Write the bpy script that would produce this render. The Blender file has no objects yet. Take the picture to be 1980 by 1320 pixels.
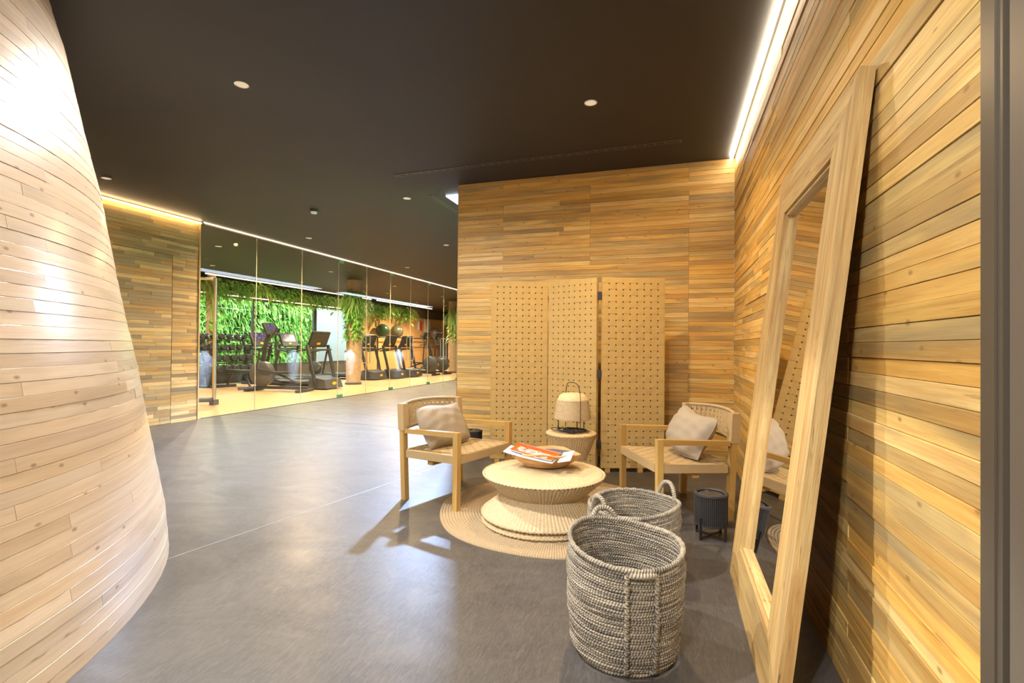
import bpy, math, random
from mathutils import Vector, Matrix

random.seed(7)
S = bpy.context.scene
COL = S.collection
PI = math.pi
V = Vector
rnd = random.uniform

# ------------------------------------------------------------------ camera
YAW, PITCH, ROLL, CAMH, FPX = 0.310452, 0.00859, 0.008247, 1.1519, 973.32
cd = bpy.data.cameras.new('camera')
cd.sensor_fit = 'HORIZONTAL'
cd.sensor_width = 36.0
cd.lens = FPX / 1980.0 * 36.0
cd.clip_start = 0.05
cam = bpy.data.objects.new('camera', cd)
COL.objects.link(cam)
F = V((-math.sin(YAW) * math.cos(PITCH), math.cos(YAW) * math.cos(PITCH), math.sin(PITCH)))
R0 = V((math.cos(YAW), math.sin(YAW), 0))
U0 = R0.cross(F)
RR = R0 * math.cos(ROLL) + U0 * math.sin(ROLL)
UU = U0 * math.cos(ROLL) - R0 * math.sin(ROLL)
M = Matrix((RR, UU, -F)).transposed().to_4x4()
M.translation = V((0, 0, CAMH))
cam.matrix_world = M
S.camera = cam

# ------------------------------------------------------------------ view + world
S.view_settings.view_transform = 'Standard'
S.view_settings.look = 'None'
S.view_settings.gamma = 1.0
S.view_settings.use_curve_mapping = False
S.view_settings.exposure = 1.0
S.cycles.use_adaptive_sampling = True
S.cycles.adaptive_threshold = 0.04
S.cycles.max_bounces = 8
S.cycles.diffuse_bounces = 3
S.cycles.glossy_bounces = 3
wd = bpy.data.worlds.new('daylight')
S.world = wd
wd.use_nodes = True
wbg = wd.node_tree.nodes['Background']
wbg.inputs[0].default_value = (0.80, 0.92, 1.0, 1)
wbg.inputs[1].default_value = 9.0

# light levels, all belonging to fittings built further down
WARM = (1.0, 0.70, 0.36)
NEUT = (1.0, 0.95, 0.90)
LED_RIGHT, LED_LEFT, LED_GYM = 20.0, 24.0, 5.0
SKYLIGHT = 5.0
SPOT_W = 170.0

H = 3.0                       # ceiling height
XR, YB, XG, XE = 0.562, 5.320, -6.870, -2.365   # right wall, back wall, glass line, free end of back wall


# ------------------------------------------------------------------ tagging helpers
def tag(o, label, cat, group=None, kind=None):
    o['label'] = label
    o['category'] = cat
    if group:
        o['group'] = group
    if kind:
        o['kind'] = kind
    return o


def struct(o):
    o['kind'] = 'structure'
    return o


def empty(name, loc=(0, 0, 0), rz=0.0, parent=None):
    o = bpy.data.objects.new(name, None)
    o.empty_display_size = 0.05
    o.location = loc
    o.rotation_euler = (0, 0, rz)
    o.parent = parent
    COL.objects.link(o)
    return o


def thing(name, label, cat, loc=(0, 0, 0), rz=0.0, group=None):
    return tag(empty(name, loc, rz), label, cat, group)


def copy_tree(o, parent=None):
    c = o.copy()
    COL.objects.link(c)
    c.parent = parent
    for ch in list(o.children):
        copy_tree(ch, c)
    return c


# ------------------------------------------------------------------ mesh collector
class MB:
    def __init__(self):
        self.v, self.f, self.uv = [], [], []

    def face(self, idx, uvs):
        self.f.append(idx)
        self.uv.extend(uvs)

    def box(self, c, s, m=None, uoff=None):
        """axis box centre c, size s, optional 3x3/4x4 matrix applied after"""
        c = V(c)
        hx, hy, hz = s[0] / 2, s[1] / 2, s[2] / 2
        ax = max(range(3), key=lambda i: s[i])
        o1, o2 = [i for i in range(3) if i != ax]
        b = len(self.v)
        loc = []
        for sx in (-1, 1):
            for sy in (-1, 1):
                for sz in (-1, 1):
                    loc.append(V((sx * hx, sy * hy, sz * hz)))
        off = uoff if uoff is not None else (rnd(0, 50), rnd(0, 50))
        for l in loc:
            p = c + l
            self.v.append(m @ p if m is not None else p)
        for q in ((0, 1, 3, 2), (4, 6, 7, 5), (0, 4, 5, 1), (2, 3, 7, 6), (0, 2, 6, 4), (1, 5, 7, 3)):
            self.face([b + i for i in q], [(loc[i][ax] + off[0], loc[i][o1] + loc[i][o2] + off[1]) for i in q])
        return self

    def hexa(self, pts):
        """eight corners: bottom 4 (ccw) then top 4"""
        b = len(self.v)
        pts = [V(p) for p in pts]
        self.v.extend(pts)
        off = (rnd(0, 50), rnd(0, 50))
        for q in ((0, 3, 2, 1), (4, 5, 6, 7), (0, 1, 5, 4), (1, 2, 6, 5), (2, 3, 7, 6), (3, 0, 4, 7)):
            P = [pts[i] for i in q]
            e1, e2 = (P[1] - P[0]).length, (P[2] - P[1]).length
            if e1 >= e2:
                u = [(0, 0), (e1, 0), (e1, e2), (0, e2)]
            else:
                u = [(0, 0), (0, e1), (e2, e1), (e2, 0)]
            self.face([b + i for i in q], [(a + off[0], c + off[1]) for a, c in u])
        return self

    def tube(self, path, r, seg=8, closed=False, cap=True, rv=None, flat=1.0):
        """round tube along a list of points, r number or list"""
        path = [V(p) for p in path]
        n = len(path)
        b = len(self.v)
        prev = None
        L = 0.0
        us = []
        for i, p in enumerate(path):
            if i:
                L += (p - path[i - 1]).length
            us.append(L)
            a = path[i - 1] if (i or closed) else p
            c = path[(i + 1) % n] if (i < n - 1 or closed) else p
            t = (c - a)
            if t.length < 1e-9:
                t = V((0, 0, 1))
            t.normalize()
            if prev is None:
                ref = V(rv) if rv else (V((0, 0, 1)) if abs(t.z) < 0.9 else V((1, 0, 0)))
            else:
                ref = prev
            x = ref - t * ref.dot(t)
            if x.length < 1e-6:
                x = t.orthogonal()
            x.normalize()
            prev = x
            y = t.cross(x)
            ri = r[i] if isinstance(r, (list, tuple)) else r
            for k in range(seg):
                a2 = 2 * PI * k / seg
                self.v.append(p + x * (math.cos(a2) * ri) + y * (math.sin(a2) * ri * flat))
        m = n if closed else n - 1
        for i in range(m):
            j = (i + 1) % n
            u0, u1 = us[i], us[j] if j else L + (path[0] - path[-1]).length
            for k in range(seg):
                k2 = (k + 1) % seg
                self.face([b + i * seg + k, b + j * seg + k, b + j * seg + k2, b + i * seg + k2],
                          [(u0, k / seg), (u1, k / seg), (u1, (k + 1) / seg), (u0, (k + 1) / seg)])
        if cap and not closed:
            self.face([b + k for k in range(seg)][::-1], [(0, 0)] * seg)
            self.face([b + (n - 1) * seg + k for k in range(seg)], [(L, 0)] * seg)
        return self

    def lathe(self, prof, seg=32, c=(0, 0, 0), fn=None, close_prof=False, uscale=1.0):
        """revolve (r,z) profile about z through c; fn(a,i,r,z)->(r,z)"""
        c = V(c)
        b = len(self.v)
        n = len(prof)
        ls = [0.0]
        for i in range(1, n):
            ls.append(ls[-1] + math.hypot(prof[i][0] - prof[i - 1][0], prof[i][1] - prof[i - 1][1]))
        for k in range(seg):
            a = 2 * PI * k / seg
            ca, sa = math.cos(a), math.sin(a)
            for i, (r, z) in enumerate(prof):
                if fn:
                    r, z = fn(a, i, r, z)
                self.v.append(V((c.x + r * ca, c.y + r * sa, c.z + z)))
        for k in range(seg):
            k2 = (k + 1) % seg
            for i in range(n if close_prof else n - 1):
                j = (i + 1) % n
                self.face([b + k * n + i, b + k2 * n + i, b + k2 * n + j, b + k * n + j],
                          [(k / seg * uscale, ls[i]), ((k + 1) / seg * uscale, ls[i]),
                           ((k + 1) / seg * uscale, ls[j]), (k / seg * uscale, ls[j])])
        return self

    def quad(self, p, uvs=None):
        b = len(self.v)
        self.v.extend(V(q) for q in p)
        self.face(list(range(b, b + len(p))), uvs or [(0, 0), (1, 0), (1, 1), (0, 1)][:len(p)])
        return self

    def ellipsoid(self, c, r, seg=16, rings=10):
        prof = []
        for i in range(rings + 1):
            t = -PI / 2 + PI * i / rings
            prof.append((max(1e-4, math.cos(t)), math.sin(t)))
        b = len(self.v)
        self.lathe(prof, seg)
        for i in range(b, len(self.v)):
            q = self.v[i]
            self.v[i] = V((c[0] + q.x * r[0], c[1] + q.y * r[1], c[2] + q.z * r[2]))
        return self

    def build(self, name, mat, parent=None, smooth=False, loc=None, rot=None):
        me = bpy.data.meshes.new(name)
        me.from_pydata([tuple(p) for p in self.v], [], self.f)
        uvl = me.uv_layers.new(name='UVMap')
        flat = [x for t in self.uv for x in t]
        uvl.data.foreach_set('uv', flat)
        if smooth:
            me.polygons.foreach_set('use_smooth', [True] * len(me.polygons))
            if smooth != 'all':
                me.set_sharp_from_angle(angle=math.radians(38 if smooth is True else smooth))
        me.materials.append(mat)
        o = bpy.data.objects.new(name, me)
        COL.objects.link(o)
        if parent is not None:
            o.parent = parent
        if loc is not None:
            o.location = loc
        if rot is not None:
            o.rotation_euler = rot
        return o


def obj_from(me, name, parent=None, loc=(0, 0, 0), rot=(0, 0, 0)):
    o = bpy.data.objects.new(name, me)
    COL.objects.link(o)
    o.parent = parent
    o.location = loc
    o.rotation_euler = rot
    return o


# ------------------------------------------------------------------ materials
class NT:
    """tiny node helper"""
    def __init__(self, name):
        self.m = bpy.data.materials.new(name)
        self.m.use_nodes = True
        self.t = self.m.node_tree
        self.b = self.t.nodes['Principled BSDF']
        self.out = self.t.nodes['Material Output']

    def n(self, kind, **kw):
        x = self.t.nodes.new(kind)
        for k, v in kw.items():
            if k in x.inputs:
                x.inputs[k].default_value = v
            else:
                setattr(x, k, v)
        return x

    def l(self, a, b):
        self.t.links.new(a, b)

    def math(self, op, a, b=None, clamp=False):
        x = self.n('ShaderNodeMath', operation=op, use_clamp=clamp)
        for i, q in enumerate((a, b)):
            if q is None:
                continue
            if isinstance(q, (int, float)):
                x.inputs[i].default_value = q
            else:
                self.l(q, x.inputs[i])
        return x.outputs[0]

    def mix(self, fac, a, b, mode='MIX'):
        x = self.n('ShaderNodeMix', data_type='RGBA', blend_type=mode)
        for sock, q in ((x.inputs[0], fac), (x.inputs[6], a), (x.inputs[7], b)):
            if isinstance(q, (int, float)):
                sock.default_value = q
            elif isinstance(q, tuple):
                sock.default_value = (*q[:3], 1)
            else:
                self.l(q, sock)
        return x.outputs[2]

    def ramp(self, fac, stops, interp='LINEAR'):
        x = self.n('ShaderNodeValToRGB')
        x.color_ramp.interpolation = interp
        e = x.color_ramp.elements
        while len(e) < len(stops):
            e.new(0.5)
        for i, (p, c) in enumerate(stops):
            e[i].position = p
            e[i].color = (*c[:3], 1) if isinstance(c, tuple) else (c, c, c, 1)
        self.l(fac, x.inputs[0])
        return x.outputs[0]

    def noise(self, vec, scale, detail=4, rough=0.55, dist=0.0):
        x = self.n('ShaderNodeTexNoise')
        x.inputs['Scale'].default_value = scale
        x.inputs['Detail'].default_value = detail
        x.inputs['Roughness'].default_value = rough
        x.inputs['Distortion'].default_value = dist
        if vec is not None:
            self.l(vec, x.inputs['Vector'])
        return x.outputs['Fac']

    def mapping(self, vec, scale, loc=None):
        x = self.n('ShaderNodeMapping')
        x.inputs['Scale'].default_value = scale
        self.l(vec, x.inputs['Vector'])
        if loc is not None:
            self.l(loc, x.inputs['Location'])
        return x.outputs[0]

    def bump(self, h, strength=0.3, dist=0.002):
        x = self.n('ShaderNodeBump')
        x.inputs['Strength'].default_value = strength
        x.inputs['Distance'].default_value = dist
        self.l(h, x.inputs['Height'])
        self.l(x.outputs[0], self.b.inputs['Normal'])

    def set(self, col=None, rough=None, metal=None, spec=None):
        for key, q in (('Base Color', col), ('Roughness', rough), ('Metallic', metal), ('Specular IOR Level', spec)):
            if q is None:
                continue
            if isinstance(q, (int, float)):
                self.b.inputs[key].default_value = q
            elif isinstance(q, tuple):
                self.b.inputs[key].default_value = (*q[:3], 1)
            else:
                self.l(q, self.b.inputs[key])
        return self


def plain(name, col, rough=0.5, metal=0.0, spec=0.5, var=0.12, scale=30.0, bump=0.0):
    k = NT(name)
    tc = k.n('ShaderNodeTexCoord')
    f = k.noise(tc.outputs['Object'], scale, 3)
    c = k.mix(f, tuple(x * (1 - var) for x in col), tuple(min(1, x * (1 + var)) for x in col))
    k.set(c, rough, metal, spec)
    if bump:
        k.bump(f, bump, 0.003)
    return k.m


def wood(name, tones, grain=0.35, rough=0.45, knots=True, grey=0.0, orange=0.0, us=1.0, vs=1.0, spec=0.4, bump=0.25, coat=0.0, crack=0.0):
    """plank wood: tones = list of colours picked per object; grain runs along UV u (metres)"""
    k = NT(name)
    uv = k.n('ShaderNodeUVMap').outputs[0]
    oi = k.n('ShaderNodeObjectInfo').outputs['Random']
    cx = k.n('ShaderNodeCombineXYZ')
    k.l(k.math('MULTIPLY', oi, 91.7), cx.inputs[0])
    k.l(k.math('MULTIPLY', oi, 37.3), cx.inputs[1])
    k.l(k.math('MULTIPLY', oi, 53.1), cx.inputs[2])
    off = cx.outputs[0]
    g1 = k.noise(k.mapping(uv, (1.6 * us, 34 * vs, 1), off), 1.0, 5, 0.6, 0.9)
    g2 = k.noise(k.mapping(uv, (7 * us, 260 * vs, 1), off), 1.0, 3, 0.6, 0.2)
    g3 = k.noise(k.mapping(uv, (0.9 * us, 5 * vs, 1), off), 1.3, 3, 0.5, 0.6)
    n = len(tones)
    base = k.ramp(oi, [(i / n, t) for i, t in enumerate(tones)], 'CONSTANT')
    dark = k.mix(0.75, base, (0.50, 0.30, 0.13), 'MULTIPLY')
    gf = k.math('MULTIPLY', k.ramp(g1, [(0.38, 0.0), (0.68, 1.0)]), grain)
    c = k.mix(gf, base, dark)
    gf2 = k.math('MULTIPLY', k.ramp(g2, [(0.45, 0.0), (0.75, 1.0)]), grain * 0.55)
    c = k.mix(gf2, c, dark)
    if grey:
        c = k.mix(k.math('MULTIPLY', k.ramp(g3, [(0.52, 0.0), (0.66, 1.0)]), grey), c, (0.25, 0.20, 0.11))
    if orange:
        c = k.mix(k.math('MULTIPLY', k.ramp(g3, [(0.30, 1.0), (0.46, 0.0)]), orange), c, (0.55, 0.27, 0.06))
    if knots:
        vo = k.n('ShaderNodeTexVoronoi', voronoi_dimensions='2D')
        vo.inputs['Scale'].default_value = 1.0
        k.l(k.mapping(uv, (4.5 * us, 8.5 * vs, 1), off), vo.inputs['Vector'])
        kf = k.ramp(vo.outputs['Distance'], [(0.0, 1.0), (0.035, 0.8), (0.075, 0.0)])
        sel = k.ramp(vo.outputs['Color'], [(0.58, 0.0), (0.60, 1.0)])
        c = k.mix(k.math('MULTIPLY', k.math('MULTIPLY', kf, sel), 0.7), c, (0.20, 0.10, 0.035))
    if crack:
        g4 = k.noise(k.mapping(uv, (1.7 * us, 62 * vs, 1), off), 1.0, 4, 0.65, 1.2)
        c = k.mix(k.math('MULTIPLY', k.ramp(g4, [(0.63, 0.0), (0.67, 1.0)]), crack), c, (0.10, 0.06, 0.022))
    k.set(c, None, 0.0, spec)
    k.b.inputs['Coat Weight'].default_value = coat
    k.b.inputs['Coat Roughness'].default_value = 0.22
    k.l(k.math('ADD', k.math('MULTIPLY', g1, 0.25), rough - 0.12), k.b.inputs['Roughness'])
    if bump:
        k.bump(g2, bump, 0.0015)
    return k.m


def emit(name, col, strength):
    k = NT(name)
    k.set((0.02, 0.02, 0.02), 0.5)
    k.b.inputs['Emission Color'].default_value = (*col, 1)
    k.b.inputs['Emission Strength'].default_value = strength
    return k.m


def cord(name, c1, c2, us, vs, rough=0.75, bump=0.5):
    """wrapped paper cord / wicker: fine threads running across UV u"""
    k = NT(name)
    uv = k.n('ShaderNodeUVMap').outputs[0]
    w = k.n('ShaderNodeTexWave', wave_type='BANDS', bands_direction='X' if us else 'Y')
    w.inputs['Scale'].default_value = 1.0
    w.inputs['Distortion'].default_value = 0.6
    w.inputs['Detail'].default_value = 1.0
    k.l(k.mapping(uv, (us, vs, 1)), w.inputs['Vector'])
    f = k.noise(k.mapping(uv, (us * 0.12, vs * 0.12 + 6, 1)), 1.0, 4, 0.6)
    oi = k.n('ShaderNodeObjectInfo').outputs['Random']
    c = k.mix(k.math('MULTIPLY', f, 0.9), c1, c2)
    c = k.mix(k.math('MULTIPLY', k.math('SUBTRACT', 1.0, w.outputs['Fac']), 0.35), c, tuple(x * 0.45 for x in c1))
    c = k.mix(k.math('MULTIPLY', oi, 0.18), c, tuple(x * 0.6 for x in c2))
    k.set(c, rough, 0.0, 0.25)
    k.bump(w.outputs['Fac'], bump, 0.0012)
    return k.m


MAT = {}
MAT['wall_wood'] = wood('golden_plank_wood', [(0.64, 0.42, 0.12), (0.78, 0.56, 0.20), (0.72, 0.47, 0.14), (0.83, 0.61, 0.25),
                                               (0.50, 0.33, 0.11), (0.79, 0.55, 0.19), (0.62, 0.46, 0.18), (0.76, 0.47, 0.12), (0.55, 0.39, 0.15)],
                        grain=0.72, rough=0.46, grey=0.6, orange=0.45, crack=0.35)
MAT['dome_wood'] = wood('bleached_plank_wood', [(0.80, 0.66, 0.48), (0.72, 0.58, 0.41), (0.84, 0.71, 0.54), (0.68, 0.55, 0.40),
                                                 (0.80, 0.64, 0.44), (0.75, 0.64, 0.49), (0.82, 0.68, 0.50)], grain=0.32, rough=0.33, grey=0.22, spec=0.5, coat=0.6)
MAT['left_wood'] = wood('mixed_strip_wood', [(0.31, 0.20, 0.085), (0.43, 0.28, 0.105), (0.53, 0.355, 0.145), (0.23, 0.165, 0.08),
                                              (0.42, 0.24, 0.07), (0.47, 0.315, 0.13), (0.27, 0.19, 0.095), (0.57, 0.40, 0.18), (0.35, 0.245, 0.115)],
                        grain=0.7, rough=0.55, grey=0.55, orange=0.25)
MAT['mirror_wood'] = wood('reclaimed_frame_wood', [(0.58, 0.42, 0.18), (0.62, 0.46, 0.21), (0.53, 0.38, 0.16)], grain=0.95, rough=0.6,
                          grey=0.3, us=1.2, vs=0.8, bump=0.8, crack=0.75)
MAT['chair_wood'] = wood('light_teak', [(0.48, 0.31, 0.095), (0.52, 0.345, 0.11), (0.45, 0.28, 0.085)], grain=0.4, rough=0.42, knots=False)
MAT['bowl_wood'] = wood('carved_teak', [(0.60, 0.38, 0.17), (0.60, 0.38, 0.17)], grain=0.7, rough=0.35, knots=False, us=2.5, vs=1.2)
MAT['gym_wood'] = wood('gym_wall_wood', [(0.70, 0.42, 0.17), (0.70, 0.42, 0.17)], grain=0.45, rough=0.55, knots=False)
MAT['backing'] = plain('dark_backing', (0.05, 0.028, 0.012), 0.8)
MAT['cord'] = cord('paper_cord', (0.50, 0.34, 0.12), (0.60, 0.43, 0.18), 0.0, 110.0)
MAT['cord_u'] = cord('paper_cord_wrap', (0.50, 0.34, 0.12), (0.60, 0.43, 0.18), 110.0, 0.0)
MAT['cordc'] = cord('pale_paper_cord', (0.48, 0.345, 0.17), (0.58, 0.43, 0.235), 0.0, 110.0)
MAT['cordc_u'] = cord('pale_paper_cord_wrap', (0.48, 0.345, 0.17), (0.58, 0.43, 0.235), 110.0, 0.0)
MAT['wicker'] = plain('pale_wicker', (0.50, 0.385, 0.225), 0.55, var=0.28, scale=70)
MAT['wicker_side'] = plain('golden_wicker', (0.55, 0.41, 0.22), 0.55, var=0.26, scale=60)
MAT['raffia'] = plain('raffia', (0.66, 0.51, 0.30), 0.7, var=0.2, scale=40)
MAT['black_metal'] = plain('black_metal', (0.018, 0.017, 0.018), 0.45)
MAT['black_cord'] = plain('black_cord', (0.030, 0.029, 0.030), 0.6)
MAT['steel'] = plain('brushed_steel', (0.60, 0.58, 0.55), 0.3, 1.0)
MAT['chrome'] = plain('chrome', (0.8, 0.78, 0.75), 0.15, 1.0)
MAT['rubber'] = plain('black_rubber', (0.03, 0.03, 0.032), 0.55)
MAT['machine'] = plain('graphite_plastic', (0.032, 0.030, 0.031), 0.4)
MAT['machine_grey'] = plain('grey_machine_cover', (0.075, 0.072, 0.072), 0.35)
MAT['yellow'] = plain('amber_badge', (0.85, 0.45, 0.02), 0.4, var=0.04)
MAT['white'] = plain('white_plastic', (0.78, 0.77, 0.74), 0.4, var=0.03)
MAT['red'] = plain('red_plastic', (0.6, 0.04, 0.03), 0.4, var=0.05)
MAT['bronze'] = plain('bronze_anodised_metal', (0.105, 0.088, 0.066), 0.42, 0.25, var=0.06, scale=90)
MAT['bronze_panel'] = plain('bronze_door_sheet', (0.15, 0.13, 0.105), 0.45, 0.2, var=0.05, scale=120)
MAT['patch'] = plain('green_lit_patch_metal', (0.09, 0.26, 0.13), 0.35, 0.3)  # green light caught by the metal is put into its colour
MAT['seal'] = plain('glass_edge_seal', (0.42, 0.38, 0.28), 0.35)
MAT['blue_mat'] = plain('slate_blue_mat', (0.10, 0.12, 0.19), 0.6)
MAT['led_right'] = emit('led_right', (1.0, 0.86, 0.66), LED_RIGHT)
MAT['led_left'] = emit('led_left', (1.0, 0.68, 0.34), LED_LEFT)
MAT['led_gym'] = emit('led_gym', (1.0, 0.72, 0.45), LED_GYM)
MAT['skylight'] = emit('skylight_daylight', (0.72, 0.83, 1.0), SKYLIGHT)
MAT['lens'] = emit('downlight_lens', (1.0, 0.74, 0.48), 0.38)
MAT['pillow_linen'] = plain('oatmeal_linen', (0.36, 0.31, 0.245), 0.85, spec=0.1, var=0.12, scale=160, bump=0.35)


def mat_floor():
    k = NT('dark_polished_concrete')
    p = k.n('ShaderNodeNewGeometry').outputs['Position']
    a = k.noise(p, 0.7, 5, 0.6, 0.8)
    b = k.noise(k.mapping(p, (1.0, 1.7, 1)), 1.5, 7, 0.68, 2.2)
    d = k.noise(k.mapping(p, (90, 14, 1)), 1.0, 4, 0.7, 1.5)
    c = k.ramp(b, [(0.25, (0.034, 0.031, 0.029)), (0.5, (0.050, 0.046, 0.043)), (0.75, (0.076, 0.070, 0.066))])
    c = k.mix(k.math('MULTIPLY', k.ramp(a, [(0.4, 0.0), (0.7, 1.0)]), 0.45), c, (0.092, 0.086, 0.081))
    c = k.mix(k.math('MULTIPLY', k.ramp(d, [(0.42, 0.0), (0.72, 1.0)]), 0.45), c, (0.15, 0.142, 0.135))
    # pale specks and hairline scratches
    vo = k.n('ShaderNodeTexVoronoi')
    vo.inputs['Scale'].default_value = 2.2
    k.l(p, vo.inputs['Vector'])
    c = k.mix(k.math('MULTIPLY', k.ramp(vo.outputs['Distance'], [(0.0, 1.0), (0.010, 1.0), (0.014, 0.0)]), 0.5), c, (0.5, 0.46, 0.4))
    k.set(c, None, 0.0, 0.5)
    k.l(k.ramp(b, [(0.3, 0.44), (0.7, 0.36)]), k.b.inputs['Roughness'])
    k.bump(b, 0.06, 0.01)
    return k.m


def mat_ceiling():
    k = NT('dark_painted_ceiling')
    p = k.n('ShaderNodeNewGeometry').outputs['Position']
    a = k.noise(p, 1.2, 3)
    k.set(k.mix(a, (0.026, 0.0245, 0.023), (0.036, 0.034, 0.032)), 0.55, 0.0, 0.35)
    k.bump(k.noise(p, 220, 2), 0.15, 0.002)
    return k.m


def mat_gymfloor():
    k = NT('tan_sports_floor')
    p = k.n('ShaderNodeNewGeometry').outputs['Position']
    a = k.noise(k.mapping(p, (1, 0.15, 1)), 2.0, 4)
    k.set(k.mix(a, (0.46, 0.29, 0.13), (0.56, 0.37, 0.19)), 0.35, 0.0, 0.4)
    return k.m


def mat_glass():
    k = NT('clear_glass')
    t = k.n('ShaderNodeBsdfTransparent')
    t.inputs[0].default_value = (0.96, 0.985, 0.97, 1)
    g = k.n('ShaderNodeBsdfGlossy')
    g.inputs['Roughness'].default_value = 0.0
    f = k.n('ShaderNodeFresnel')
    # the node inverts the index on back faces; undo that so a thin sheet never turns into a mirror
    bf = k.n('ShaderNodeNewGeometry').outputs['Backfacing']
    k.l(k.math('SUBTRACT', 1.5, k.math('MULTIPLY', bf, 1.5 - 1 / 1.5)), f.inputs[0])
    mx = k.n('ShaderNodeMixShader')
    k.l(f.outputs[0], mx.inputs[0])
    k.l(t.outputs[0], mx.inputs[1])
    k.l(g.outputs[0], mx.inputs[2])
    k.l(mx.outputs[0], k.out.inputs[0])
    # slight unevenness of the sheet
    nz = k.noise(k.n('ShaderNodeTexCoord').outputs['Object'], 0.8, 1)
    b = k.n('ShaderNodeBump')
    b.inputs['Strength'].default_value = 0.01
    k.l(nz, b.inputs['Height'])
    k.l(b.outputs[0], g.inputs['Normal'])
    return k.m


def mat_mirror():
    k = NT('mirror_silver')
    tc = k.n('ShaderNodeTexCoord')
    f = k.noise(tc.outputs['Object'], 3, 2)
    k.set(k.mix(f, (0.86, 0.85, 0.82), (0.90, 0.89, 0.86)), 0.015, 1.0)
    return k.m


def mat_rope():
    """two-ply twist, one pale ply and one grey ply, on UV u metres / v around"""
    k = NT('twisted_seagrass_rope')
    uv = k.n('ShaderNodeUVMap').outputs[0]
    sp = k.n('ShaderNodeSeparateXYZ')
    k.l(uv, sp.inputs[0])
    ph = k.math('ADD', k.math('MULTIPLY', sp.outputs[0], 2 * PI * 95), k.math('MULTIPLY', sp.outputs[1], 2 * PI * 2))
    w = k.math('SINE', ph)
    n1 = k.noise(k.mapping(uv, (5.0, 0.4, 1)), 1.0, 5, 0.7)
    n2 = k.noise(k.mapping(uv, (60, 4, 1)), 1.0, 2, 0.6)
    pale = k.mix(n2, (0.34, 0.285, 0.205), (0.52, 0.46, 0.36))
    greyd = k.mix(n2, (0.055, 0.05, 0.044), (0.16, 0.155, 0.14))
    f = k.math('ADD', k.math('MULTIPLY', w, 0.34), k.math('SUBTRACT', k.math('MULTIPLY', n1, 3.2), 1.10), clamp=True)
    c = k.mix(f, pale, greyd)
    k.set(c, 0.8, 0.0, 0.15)
    k.bump(k.math('ADD', n2, k.math('MULTIPLY', w, 0.6)), 0.8, 0.0025)
    return k.m


def mat_rug():
    k = NT('braided_jute')
    uv = k.n('ShaderNodeUVMap').outputs[0]
    w = k.n('ShaderNodeTexWave', wave_type='BANDS', bands_direction='X')
    w.inputs['Scale'].default_value = 1.0
    w.inputs['Distortion'].default_value = 1.2
    k.l(k.mapping(uv, (2.7, 16, 1)), w.inputs['Vector'])
    f = k.noise(k.mapping(uv, (14, 60, 1)), 1.0, 4, 0.7)
    c = k.mix(f, (0.27, 0.19, 0.10), (0.52, 0.42, 0.28))
    c = k.mix(k.math('MULTIPLY', w.outputs['Fac'], 0.55), c, (0.26, 0.17, 0.08))
    k.set(c, 0.85, 0.0, 0.15)
    k.bump(w.outputs['Fac'], 0.6, 0.004)
    return k.m


def mat_leaf(name, a, b, c, transl=0.25):
    k = NT(name)
    uv = k.n('ShaderNodeUVMap').outputs[0]
    g = k.n('ShaderNodeNewGeometry')
    f = k.noise(k.mapping(g.outputs['Position'], (1, 1, 1)), 3.5, 3)
    sp = k.n('ShaderNodeSeparateXYZ')
    k.l(uv, sp.inputs[0])
    col = k.mix(sp.outputs[0], a, b)
    col = k.mix(k.ramp(f, [(0.35, 0.0), (0.65, 1.0)]), col, c)
    k.set(col, 0.45, 0.0, 0.4)
    if transl:
        tr = k.n('ShaderNodeBsdfTranslucent')
        k.l(col, tr.inputs[0])
        mx = k.n('ShaderNodeMixShader')
        mx.inputs[0].default_value = transl
        k.l(k.b.outputs[0], mx.inputs[1])
        k.l(tr.outputs[0], mx.inputs[2])
        k.l(mx.outputs[0], k.out.inputs[0])
    return k.m


def mat_vase():
    k = NT('crackled_blue_white_glaze')
    tc = k.n('ShaderNodeTexCoord').outputs['Object']
    f = k.noise(tc, 9, 5, 0.7, 1.0)
    k.set(k.mix(k.ramp(f, [(0.45, 0.0), (0.62, 1.0)]), (0.62, 0.68, 0.76), (0.34, 0.44, 0.60)), 0.3, 0.0, 0.5)
    return k.m


def mat_cover(name, base, seed):
    """magazine cover: coloured border, photo block in the middle, white box: flat print"""
    k = NT(name)
    uv = k.n('ShaderNodeUVMap').outputs[0]
    sp = k.n('ShaderNodeSeparateXYZ')
    k.l(uv, sp.inputs[0])
    u, v = sp.outputs[0], sp.outputs[1]

    def rect(u0, u1, v0, v1):
        a = k.math('MULTIPLY', k.math('GREATER_THAN', u, u0), k.math('LESS_THAN', u, u1))
        b = k.math('MULTIPLY', k.math('GREATER_THAN', v, v0), k.math('LESS_THAN', v, v1))
        return k.math('MULTIPLY', a, b)
    n1 = k.noise(k.mapping(uv, (9, 7, 1)), 1.0, 3, 0.6)
    n2 = k.noise(k.mapping(uv, (4, 11, 3)), 1.6, 3, 0.6)
    photo = k.ramp(n1, [(0.36, (0.03, 0.02, 0.03)), (0.45, (0.30, 0.10, 0.10)), (0.54, (0.62, 0.55, 0.50)), (0.64, (0.05, 0.06, 0.12))])
    photo = k.mix(k.ramp(n2, [(0.5, 0.0), (0.6, 1.0)]), photo, (0.70, 0.62, 0.58))
    c = k.mix(rect(0.10, 0.62, 0.12, 0.62), base, photo)
    c = k.mix(rect(0.60, 0.86, 0.06, 0.52), c, (0.82, 0.82, 0.84))
    c = k.mix(rect(0.42, 0.92, 0.74, 0.86), c, tuple(x * 0.72 for x in base))
    c = k.mix(rect(0.0, 1.0, 0.93, 1.0), c, (0.85, 0.20, 0.35))
    k.set(c, 0.28, 0.0, 0.5)
    return k.m


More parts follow.
